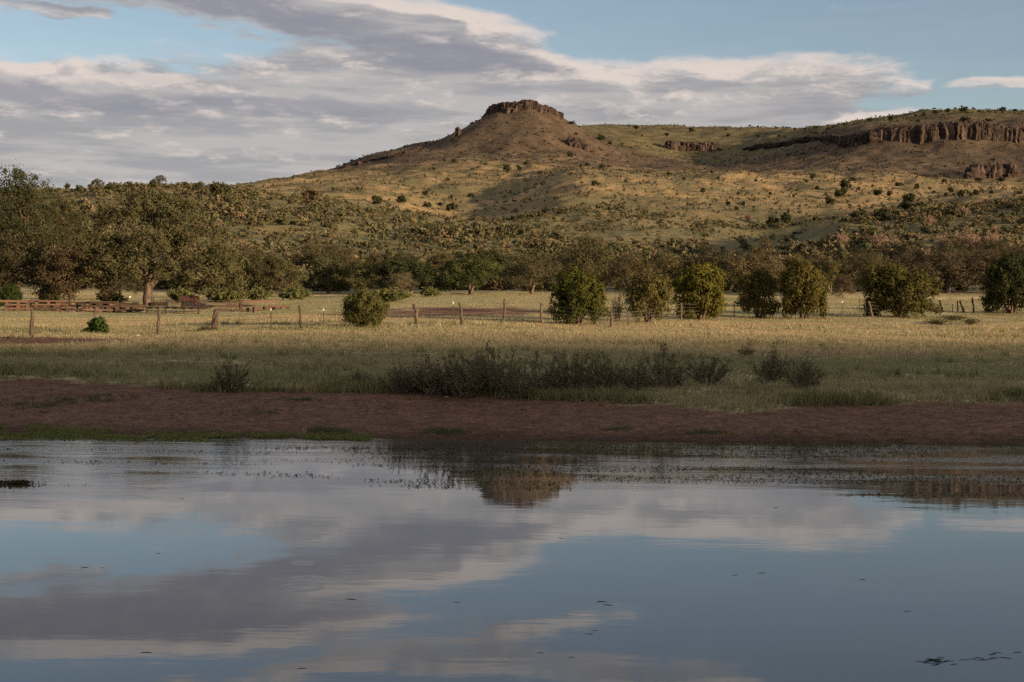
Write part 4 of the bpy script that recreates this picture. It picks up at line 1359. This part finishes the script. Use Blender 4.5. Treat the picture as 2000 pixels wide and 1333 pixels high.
for (px, py, hh) in [(456, 609, .3), (470, 608, .55), (484, 610, .3), (497, 611, .4), (507, 608, .35), (518, 607, .3), (470, 600, .6), (562, 604, .2), (551, 605, .2), (540, 607, .25)]:
    p = hit(px, py, 80, 130)
    o = timber(p.x, p.y, p.z + hh * .5 - .02, .2, .2, hh, trng.uniform(0, 1), 'upright short block among the scattered timbers', 'blocks among the scattered timbers', 'timber_block')


def iron_thing(name, label, cat, px, py, build, dmin=80):
    p = hit(px, py, dmin, 130)
    r = empty(name, p)
    tag(r, label, cat)
    build(r, p.y / FPX)
    return r


def part(r, name, mat, fn, smooth=False):
    mb = MB(); fn(mb)
    return obj(name, mb.mesh(name, smooth), mat, r)


def machine(r, u):      # rusty little machine under a pitched tin roof; u = metres per photo pixel
    def roof(mb):
        mb.box((-8 * u, -.25, 20.5 * u), (36 * u, .75, .04), (math.radians(32), 0, 0)); mb.box((-8 * u, .33, 20.4 * u), (35.5 * u, .7, .04), (math.radians(-32), 0, 0))
    part(r, 'roof', M_RUST, roof)
    part(r, 'body', M_DARKIRON, lambda mb: (mb.box((-8 * u, 0, 11 * u), (28 * u, .8, 12 * u)), mb.box((-8 * u, -.42, 10 * u), (20 * u, .05, 8 * u))))
    part(r, 'end_panel', M_RUST, lambda mb: mb.box((8 * u, -.05, 13 * u), (5 * u, .85, 13 * u), None, .04, trng))
    part(r, 'engine', M_DARKIRON, lambda mb: (mb.box((16 * u, -.1, 8 * u), (14 * u, .6, 7 * u)), mb.tube([(12 * u, -.3, 12 * u), (22 * u, -.35, 8 * u), (30 * u, -.3, 5 * u)], 2.2 * u, 8), mb.tube([(26 * u, -.3, 3 * u), (26 * u, -.3, 11 * u)], 1.1 * u, 6), mb.box((33 * u, 0, 6 * u), (12 * u, .5, 5 * u))))
    part(r, 'drawbar', M_RUST, lambda mb: (mb.tube([(-22 * u, -.4, 3.4 * u), (36 * u, -.45, 3.0 * u)], .9 * u, 6), mb.tube([(6 * u, -.6, 2.0 * u), (32 * u, -.62, 1.8 * u)], .8 * u, 6)))
    for sx in (-16, 6, 22):
        def wheel(mb, sx=sx):
            a = np.linspace(0, 2 * math.pi, 15)
            P = np.stack([sx * u + 3.4 * u * np.cos(a), np.full(15, -.45), 3.4 * u + 3.4 * u * np.sin(a)], -1)
            mb.tube(P, .7 * u, 6, False)
            for q in range(4):
                b = q * math.pi / 4
                mb.tube([(sx * u - 3.3 * u * math.cos(b), -.45, 3.4 * u - 3.3 * u * math.sin(b)), (sx * u + 3.3 * u * math.cos(b), -.45, 3.4 * u + 3.3 * u * math.sin(b))], .3 * u, 4)
        part(r, 'wheel', M_RUST, wheel)


iron_thing('rusty_machine', 'rusty old machine with a small pitched tin roof right of the big trunk', 'machine', 378, 604, machine)


def frame_stand(r, u):
    for sx in (-12, 13):
        part(r, 'upright', M_RUST, lambda mb, sx=sx: mb.tube([(sx * u, 0, -.05), (sx * u, 0, 22 * u)], .8 * u, 6))
    part(r, 'crossbar', M_RUST, lambda mb: mb.tube([(-14 * u, 0, 22 * u), (17 * u, 0, 22.3 * u)], .8 * u, 6))
    part(r, 'tank', M_RUST, lambda mb: mb.tube([(-10 * u, .1, 9 * u), (-9.5 * u, .1, 9 * u), (15 * u, .1, 9 * u), (15.5 * u, .1, 9 * u)], [2.4 * u, 3.3 * u, 3.3 * u, 2.4 * u], 10))
    part(r, 'end_box', M_DARKIRON, lambda mb: mb.box((-13 * u, -.1, 9 * u), (6 * u, .3, 6 * u)))


iron_thing('tank_stand', 'rusty steel stand with a tank slung under its crossbar, beside the big trunk', 'tank stand', 312, 603, frame_stand)


def flatbed(r, u):
    part(r, 'bed', M_DARKIRON, lambda mb: (mb.box((0, 0, 12 * u), (112 * u, 1.3, 1.6 * u)),))
    for k in range(7):
        part(r, 'crossmember', M_DARKIRON, lambda mb, k=k: mb.box(((-48 + 16 * k) * u, 0, 9.6 * u), (3 * u, 1.25, 3 * u)))
    part(r, 'lower_rail', M_DARKIRON, lambda mb: mb.box((0, -.45, 4 * u), (106 * u, .12, 2.4 * u)))
    for sx in (-50, -14, 22, 50):
        part(r, 'leg', M_RUST, lambda mb, sx=sx: mb.box((sx * u, -.42, 5 * u), (2.6 * u, .14, 12 * u)))
    part(r, 'stake', M_DARKIRON, lambda mb: mb.box((-12 * u, -.3, 17 * u), (4 * u, .15, 9 * u), (0, .15, 0)))


iron_thing('trailer_bed', 'long dark steel trailer bed on low legs in front of the big trunk', 'trailer', 340, 612, flatbed)


def scrap_tank(r, u):
    part(r, 'shell', M_DARKIRON, lambda mb: mb.tube([(-15 * u, 0, 5.5 * u), (-14 * u, 0, 5.5 * u), (12 * u, 0, 5.5 * u), (13 * u, 0, 5.5 * u)], [2.5 * u, 4.5 * u, 4.5 * u, 2.5 * u], 12), True)
    part(r, 'lid', M_DARKIRON, lambda mb: mb.tube([(-9 * u, 0, 9.5 * u), (-9 * u, 0, 12 * u)], 3 * u, 8))
    part(r, 'skid', M_RUST, lambda mb: mb.box((0, -.1, .8 * u), (34 * u, .7, 1.6 * u)))


iron_thing('iron_tank', 'dark iron tank lying in the scrap pile left of the big trunk', 'tank', 222, 602, scrap_tank)


def plough(r, u):
    part(r, 'beam', M_RUST, lambda mb: mb.tube([(-14 * u, 0, 9 * u), (-6 * u, 0, 14 * u), (6 * u, 0, 20 * u)], 1.2 * u, 6))
    part(r, 'white_knob', M_WHITE, lambda mb: mb.box((6 * u, 0, 21.5 * u), (2.2 * u, .1, 4 * u), (0, .4, 0)))
    for k in range(5):
        part(r, 'shank', M_RUST if k % 2 else M_DARKIRON, lambda mb, k=k: mb.tube([((-8 + 5 * k) * u, .1, 11 * u - k * .8 * u), ((-6 + 5 * k) * u, -.2, 5 * u), ((-2 + 5 * k) * u, -.3, .3 * u)], 1.0 * u, 6))
    part(r, 'crosspiece', M_RUST, lambda mb: mb.box((4 * u, 0, 8 * u), (28 * u, .2, 2.4 * u), (0, .08, 0), .05, trng))
    part(r, 'seat_plate', M_DARKIRON, lambda mb: mb.box((16 * u, .1, 7 * u), (10 * u, .5, 8 * u), None, .06, trng))


iron_thing('old_plough', 'rusty plough frame with a slanting beam and pale tip in the scrap pile', 'plough', 248, 602, plough)

# ------------------------------------------------------------------ grass, weeds, stones, floating bits
gr = np.random.default_rng(60)
def blades(x, y, h, nb, col, lean=.35, width=.018, spread=.05):
    """tufts of thin pointed blades as one mesh (triangles)"""
    n = len(x); k = np.repeat(np.arange(n), nb); m = len(k)
    bx = x[k] + gr.normal(0, 1, m) * spread; by = y[k] + gr.normal(0, 1, m) * spread
    z = H(x, y)[k] - .01
    hh = h[k] * gr.uniform(.55, 1.2, m)
    a = gr.uniform(0, 6.28, m); l = hh * np.abs(gr.normal(0, lean, m))
    w = gr.uniform(0, 6.28, m); wd = width * (hh / .2) ** .5
    B = np.stack([bx, by, z], -1)
    dw = np.stack([np.cos(w) * wd, np.sin(w) * wd, np.zeros(m)], -1)
    T = B + np.stack([np.cos(a) * l, np.sin(a) * l, hh], -1)
    V = np.stack([B - dw, B + dw, T], 1).reshape(-1, 3)
    F = np.arange(3 * m).reshape(-1, 3)
    t = np.repeat(gr.random(m), 3)
    return V, F, t, np.repeat(col[k], 3, 0)


def scatter(n, d0, d1, margin=3.0, bias=1.0):
    D = d0 + (d1 - d0) * gr.random(n) ** bias
    x = (gr.uniform(-1, 1, n)) * (D * .338 + margin)
    return x, D


def grass_obj(name, label, x, y, h, nb, col, **k):
    V, F, t, c = blades(x, y, h, nb, col, **k)
    o = obj(name, mesh_np(name, V, F, {'tint': t, 'leafcol': c}), M_GRASS)
    tag(o, label, 'grass', None, 'stuff')


x, y = scatter(70000, 36.0, 74)
keep = soil_mask(x, y) < gr.random(len(x)) * .9
x, y = x[keep], y[keep]
g_ = gold_mask(x, y)
edge = np.exp(-np.maximum(y - grass_edge(x), 0) / 1.6)
h = (.09 + .07 * gr.random(len(x))) * (1 + .9 * edge * gr.random(len(x))) * (.7 + .7 * fbm(x * .4, y * .4, 3, 81))
col = lerp(np.array([.34, .315, .17]), np.array([.48, .395, .245]), np.clip(g_ + gr.normal(0, .18, len(x)), 0, 1))
grass_obj('pasture_grass', 'short grass of the pasture between bank and fence', x, y, h, 5, col)
x, y = scatter(62000, 72, 150)
keep = soil_mask(x, y) < gr.random(len(x)) * .9
x, y = x[keep], y[keep]
col = lerp(np.array([.175, .178, .086]), np.array([.37, .285, .155]), np.clip(gold_mask(x, y) + gr.normal(0, .15, len(x)), 0, 1))
grass_obj('meadow_grass', 'straw coloured grass of the meadow beyond the fence', x, y, .05 + .08 * gr.random(len(x)), 4, col, width=.02, spread=.2)
# taller weeds along the lip of the bank and among the shrubs
x = gr.uniform(-16, 16, 2600); y = grass_edge(x) + np.abs(gr.normal(0, .9, len(x)))
dn = fbm(x * .5, y * .5, 3, 83); kp = dn + gr.normal(0, .10, len(x)) > .50
x, y = x[kp], y[kp]
col = lerp(np.array([.19, .19, .08]), np.array([.36, .29, .16]), gr.random(len(x)) ** 2)
grass_obj('bank_weeds', 'taller green weeds along the lip of the dirt bank', x, y, (.16 + .2 * gr.random(len(x))) * np.clip((dn[kp] - .36) * 5, .35, 1.0), 10, col, spread=.09, lean=.4)
# coarser tufts and weeds standing out of the pasture
x, y = scatter(2600, 39, 82)
kp = (fbm(x * .16, y * .3, 3, 91) > .5) & (soil_mask(x, y) < .5)
x, y = x[kp], y[kp]
col = lerp(np.array([.20, .195, .09]), np.array([.50, .42, .26]), np.clip(gold_mask(x, y) * .8 + gr.normal(0, .25, len(x)), 0, 1))
grass_obj('pasture_tufts', 'coarser grass tufts standing out of the pasture', x, y, .16 + .14 * gr.random(len(x)), 16, col, spread=.09, lean=.45)
# green fringe at the waterline on the left
px_ = gr.uniform(-60, 720, 7000); y = SHORE + gr.normal(-.05, .36, 7000) + .9 * np.clip((350 - px_) / 350, 0, 1) * gr.random(7000) - .5 * gr.random(7000)
x = (px_ - 1000) / FPX * SHORE
kp = (fbm(x * .9, y * .9, 3, 85) > .45 + .09 * (px_ > 450)) & (y > SHORE - 1.3)
x, y = x[kp], y[kp]
V, F, t, c = blades(x, y, .04 + .05 * gr.random(len(x)), 9, lerp(np.array([.14, .18, .06]), np.array([.25, .26, .10]), gr.random(len(x))), lean=1.1, width=.012, spread=.06)
V[:, 2] = np.maximum(V[:, 2], .004 + .01 * gr.random(len(V)))
o = obj('water_weed', mesh_np('water_weed', V, F, {'tint': t, 'leafcol': c}), M_LEAFA)
tag(o, 'bright green water weed along the left shoreline', 'water weed', None, 'stuff')
# sparse green sprigs on the bare bank
bx = []
for (px, py, n, sp) in [(640, 846, 60, .22), (870, 846, 60, .25), (1380, 845, 40, .3), (1200, 842, 24, .2), (60, 795, 60, .5), (130, 788, 50, .5), (200, 780, 40, .5), (590, 782, 30, .3), (1570, 855, 30, .6), (1750, 862, 30, .8), (1950, 862, 40, .8), (490, 808, 20, .4)]:
    p = hit(px, py, 32.5, 45)
    bx.append(np.stack([gr.normal(p.x, sp, n), gr.normal(p.y, sp * .6, n)], -1))
bx = np.concatenate(bx); x, y = bx[:, 0], np.maximum(bx[:, 1], SHORE + .05)
grass_obj('bank_sprigs', 'small green sprigs scattered over the bare bank', x, y, .05 + .06 * gr.random(len(x)), 8, lerp(np.array([.10, .13, .05]), np.array([.16, .17, .08]), gr.random(len(x))), lean=.9, spread=.05)
# floating vegetation specks off the far shore
n = 34000
y = SHORE - .1 - 8.5 * gr.random(n) ** 1.2; px_ = gr.uniform(-80, 2080, n); x = (px_ - 1000) / FPX * y
kp = fbm(x * .28, y * 1.1, 4, 87) > .60 - .135 * sstep(px_, 600, 950) + .010 * (SHORE - y) + gr.uniform(-.06, .06, n)
x, y = x[kp], y[kp]; m = len(x)
a = gr.uniform(0, 6.28, m); L = gr.uniform(.010, .036, m); w = L * .4
C = np.stack([x, y, gr.uniform(.003, .012, m)], -1)
u = np.stack([np.cos(a), np.sin(a), gr.uniform(0, .8, m)], -1) * L[:, None]; v = np.stack([-np.sin(a), np.cos(a), np.zeros(m)], -1) * w[:, None]
V = np.stack([C - u * [1, 1, 0], C + v, C + u, C - v], 1).reshape(-1, 3)
col = lerp(np.array([.05, .055, .025]), np.array([.15, .145, .085]), gr.random(m) ** 2)
o = obj('floating_weed', mesh_np('floating_weed', V, np.arange(4 * m).reshape(-1, 4), {'tint': np.repeat(gr.random(m), 4), 'leafcol': np.repeat(col, 4, 0)}), M_LEAFA)
tag(o, 'fine floating water weed off the far shore', 'water weed', None, 'stuff')


def on_water(px, py):
    v = CM.to_3x3() @ Vector((px - 1000, 666.5 - py, -FPX))
    s = -CAMH / v.z
    return Vector((v.x * s, v.y * s, 0))


def leaf_blade(L, W, rng):
    mb = MB()
    n = 5; t = np.linspace(0, 1, n)
    b = rng.normal(0, .12) * L
    x = (t - .5) * L; yv = b * np.sin(t * math.pi); w = W * np.sin(np.clip(t, .06, .96) * math.pi) ** .7 * .5
    top = np.stack([x, yv + w, .004 + .004 * np.sin(t * 3)], -1); bot = np.stack([x, yv - w, .003 + 0 * t], -1)
    V = np.concatenate([top, bot, top - [0, 0, .003], bot - [0, 0, .003]])
    F = [[i, n + i, n + i + 1, i + 1] for i in range(n - 1)] + [[2 * n + i, 2 * n + i + 1, 3 * n + i + 1, 3 * n + i] for i in range(n - 1)]
    mb.add(V, F)
    return mb.mesh('leaf')
LEAFM = [leaf_blade(.16, .022, gr) for i in range(5)]
for me in LEAFM:
    me.attributes.new('tint', 'FLOAT', 'POINT'); me.materials.append(M_LEAF)
for k in range(26):
    px, py = gr.normal(1838, 22), gr.normal(1291, 4)
    if k > 17:
        px, py = gr.uniform(1890, 1990), gr.uniform(1275, 1300)
    p = on_water(px, py)
    o = obj('floating_leaf', LEAFM[k % 5], None, None, p + Vector((0, 0, .001 * (k % 6))), gr.uniform(-.6, .6), gr.uniform(.35, .75), (.06, .065, .04))
    tag(o, 'slender dark leaf in the drifting cluster at the lower right' if k <= 17 else 'slender dark leaf drifting right of the leaf cluster', 'leaf', 'drifting leaves at the lower right' if k <= 17 else 'stray leaves right of the cluster')
for k, (px, py) in enumerate([(1055, 1276), (1116, 1284), (1175, 1177), (1187, 1183), (285, 1276), (892, 1177), (685, 1171), (355, 975), (1515, 992), (1772, 1195), (1684, 1133), (1095, 1052), (1150, 1240), (1160, 1232), (590, 1307), (1488, 1120), (1435, 1124), (165, 1110), (200, 1110), (310, 1082)]):
    p = on_water(px, py)
    o = obj('floating_leaf', LEAFM[k % 5], None, None, p, gr.uniform(-.5, .5), gr.uniform(.35, .7), (.03, .03, .02))
    tag(o, 'tiny dark leaf floating alone on the open water', 'leaf', 'single leaves on the open water')
# little raft of weed at the left edge
p = on_water(30, 946)
mb_n = 260
c = gr.normal(0, 1, (mb_n, 3)) * [.16, .10, .012] + [0, 0, .02]
V, F = leaf_quads(c, .07, gr, .4, .1)
V[:, 2] = np.maximum(V[:, 2], .004)
me = mesh_np('weed_raft', V, F, {'tint': np.repeat(gr.random(mb_n), 4)}); me.materials.append(M_LEAF)
o = obj('weed_raft', me, None, None, p, 0, 1, (.06, .055, .025))
tag(o, 'small dark raft of weed floating near the left edge', 'water weed')

# stones and clods on the bank
def stone_mesh(seed):
    r = np.random.default_rng(seed)
    mb = MB()
    th = np.arange(6) * math.pi / 3
    V = []
    for z, s in ((-.3, .8), (.1, 1.0), (.45, .62)):
        V.append(np.stack([np.cos(th) * s * r.uniform(.75, 1.15, 6), np.sin(th) * s * r.uniform(.75, 1.15, 6), z + r.normal(0, .06, 6)], -1))
    V = np.concatenate(V)
    F = [[k * 6 + j, k * 6 + (j + 1) % 6, k * 6 + 6 + (j + 1) % 6, k * 6 + 6 + j] for k in range(2) for j in range(6)] + [[12, 13, 14, 15], [12, 15, 16, 17]]
    return V, np.array(F)
ST = [stone_mesh(i) for i in range(6)]
SV, SF = [], []; nv2 = 0
sx, sy = scatter(4000, SHORE + .2, 41, 2)
kp = soil_mask(sx, sy) > .5
sx, sy = sx[kp], sy[kp]; sz = H(sx, sy)
for q in range(len(sx)):
    V, F = ST[q % 6]
    s = .008 + .03 * gr.random() ** 3 + .05 * gr.random() ** 14
    a = gr.uniform(0, 6.28)
    W = V * s; W = np.stack([W[:, 0] * math.cos(a) - W[:, 1] * math.sin(a) + sx[q], W[:, 0] * math.sin(a) + W[:, 1] * math.cos(a) + sy[q], W[:, 2] * .7 + sz[q]], -1)
    SV.append(W); SF.append(F + nv2); nv2 += len(V)
o = obj('gravel', mesh_np('gravel', np.concatenate(SV), np.concatenate(SF)), M_STONE)
tag(o, 'loose gravel and clods on the red dirt bank', 'gravel', None, 'stuff')
for k, (px, py, s, lab) in enumerate([(85, 808, .10, 'reddish rock on the bank near the left edge'), (75, 815, .06, 'smaller rock below the reddish rock at the left'), (280, 800, .05, 'pale stone on the dirt bank at the left'), (650, 832, .05, 'pale stone near the waterline, left of the middle'), (632, 834, .04, 'small pale stone near the waterline beside a larger one'), (100, 763, .06, 'dark clod at the top of the bank on the left'),
                                   (872, 780, .05, 'white stone at the foot of the thicket'), (270, 656, .09, 'white stone on the bare ground by the fence'), (20, 663, .18, 'dark dirt clod at the far left of the pasture'), (1022, 803, .07, 'dark clod in the middle of the dirt bank')]):
    p = hit(px, py, 32.5, 90)
    V, F = ST[k % 6]
    m_ = mesh_np('stone', V, F); m_.materials.append(M_WHITE if 'white' in lab else M_STONE if 'clod' not in lab else M_POST)
    o = obj('stone', m_, None, None, (p.x, p.y, p.z + s * .1), k, (s * 1.4, s, s * .7))
    tag(o, lab, 'stone')
# boulders strewn over the talus under the cliffs
SV, SF = [], []; nv2 = 0
for k in range(4200):
    D = hr.uniform(540, 800); px = hr.uniform(640, 2060)
    x = (px - 1000) / FPX * D
    z = float(H(x, D))
    if z < 50 + hr.uniform(0, 18):
        continue
    V, F = ST[k % 6]
    s = .25 + .95 * hr.random() ** 3
    a = hr.uniform(0, 6.28)
    W = V * s
    SV.append(np.stack([W[:, 0] * math.cos(a) - W[:, 1] * math.sin(a) + x, W[:, 0] * math.sin(a) + W[:, 1] * math.cos(a) + D, W[:, 2] + z], -1)); SF.append(F + nv2); nv2 += len(V)
o = obj('talus_rubble', mesh_np('talus_rubble', np.concatenate(SV), np.concatenate(SF)), M_ROCK)
tag(o, 'brown rubble strewn on the slopes under the cliffs', 'rubble', None, 'stuff')

# things alike in look and place are told apart by their order from the left
ORD = ['leftmost', 'second from left', 'third from left', 'fourth from left', 'fifth from left', 'sixth from left', 'seventh from left', 'eighth from left', 'ninth from left', 'tenth from left']
same = {}
for o in scene.objects:
    if o.parent is None and o.get('group') in ('shrubs on the brushy slope', 'junipers on the golden slope', 'junipers under the butte', 'junipers along the mesa skyline', 'second row trees left', 'second row trees right', 'pale leafless shrubs on the right foothill', 'small pale shrubs high on the foothill', 'blocks among the scattered timbers', 'stray leaves right of the cluster'):
        same.setdefault(o['label'], []).append(o)
for lab, os_ in same.items():
    if 1 < len(os_) <= len(ORD):
        os_.sort(key=lambda q: q.location.x / q.location.y)
        for k, o in enumerate(os_):
            t = ORD[k] if k < len(os_) - 1 or len(os_) == 1 else 'rightmost'
            new = '%s, %s' % (lab, t)
            if len(new.split()) > 16:
                new = new.replace(' on the brushy slope', ' on brushy slope').replace(' the ', ' ')
            o['label'] = new
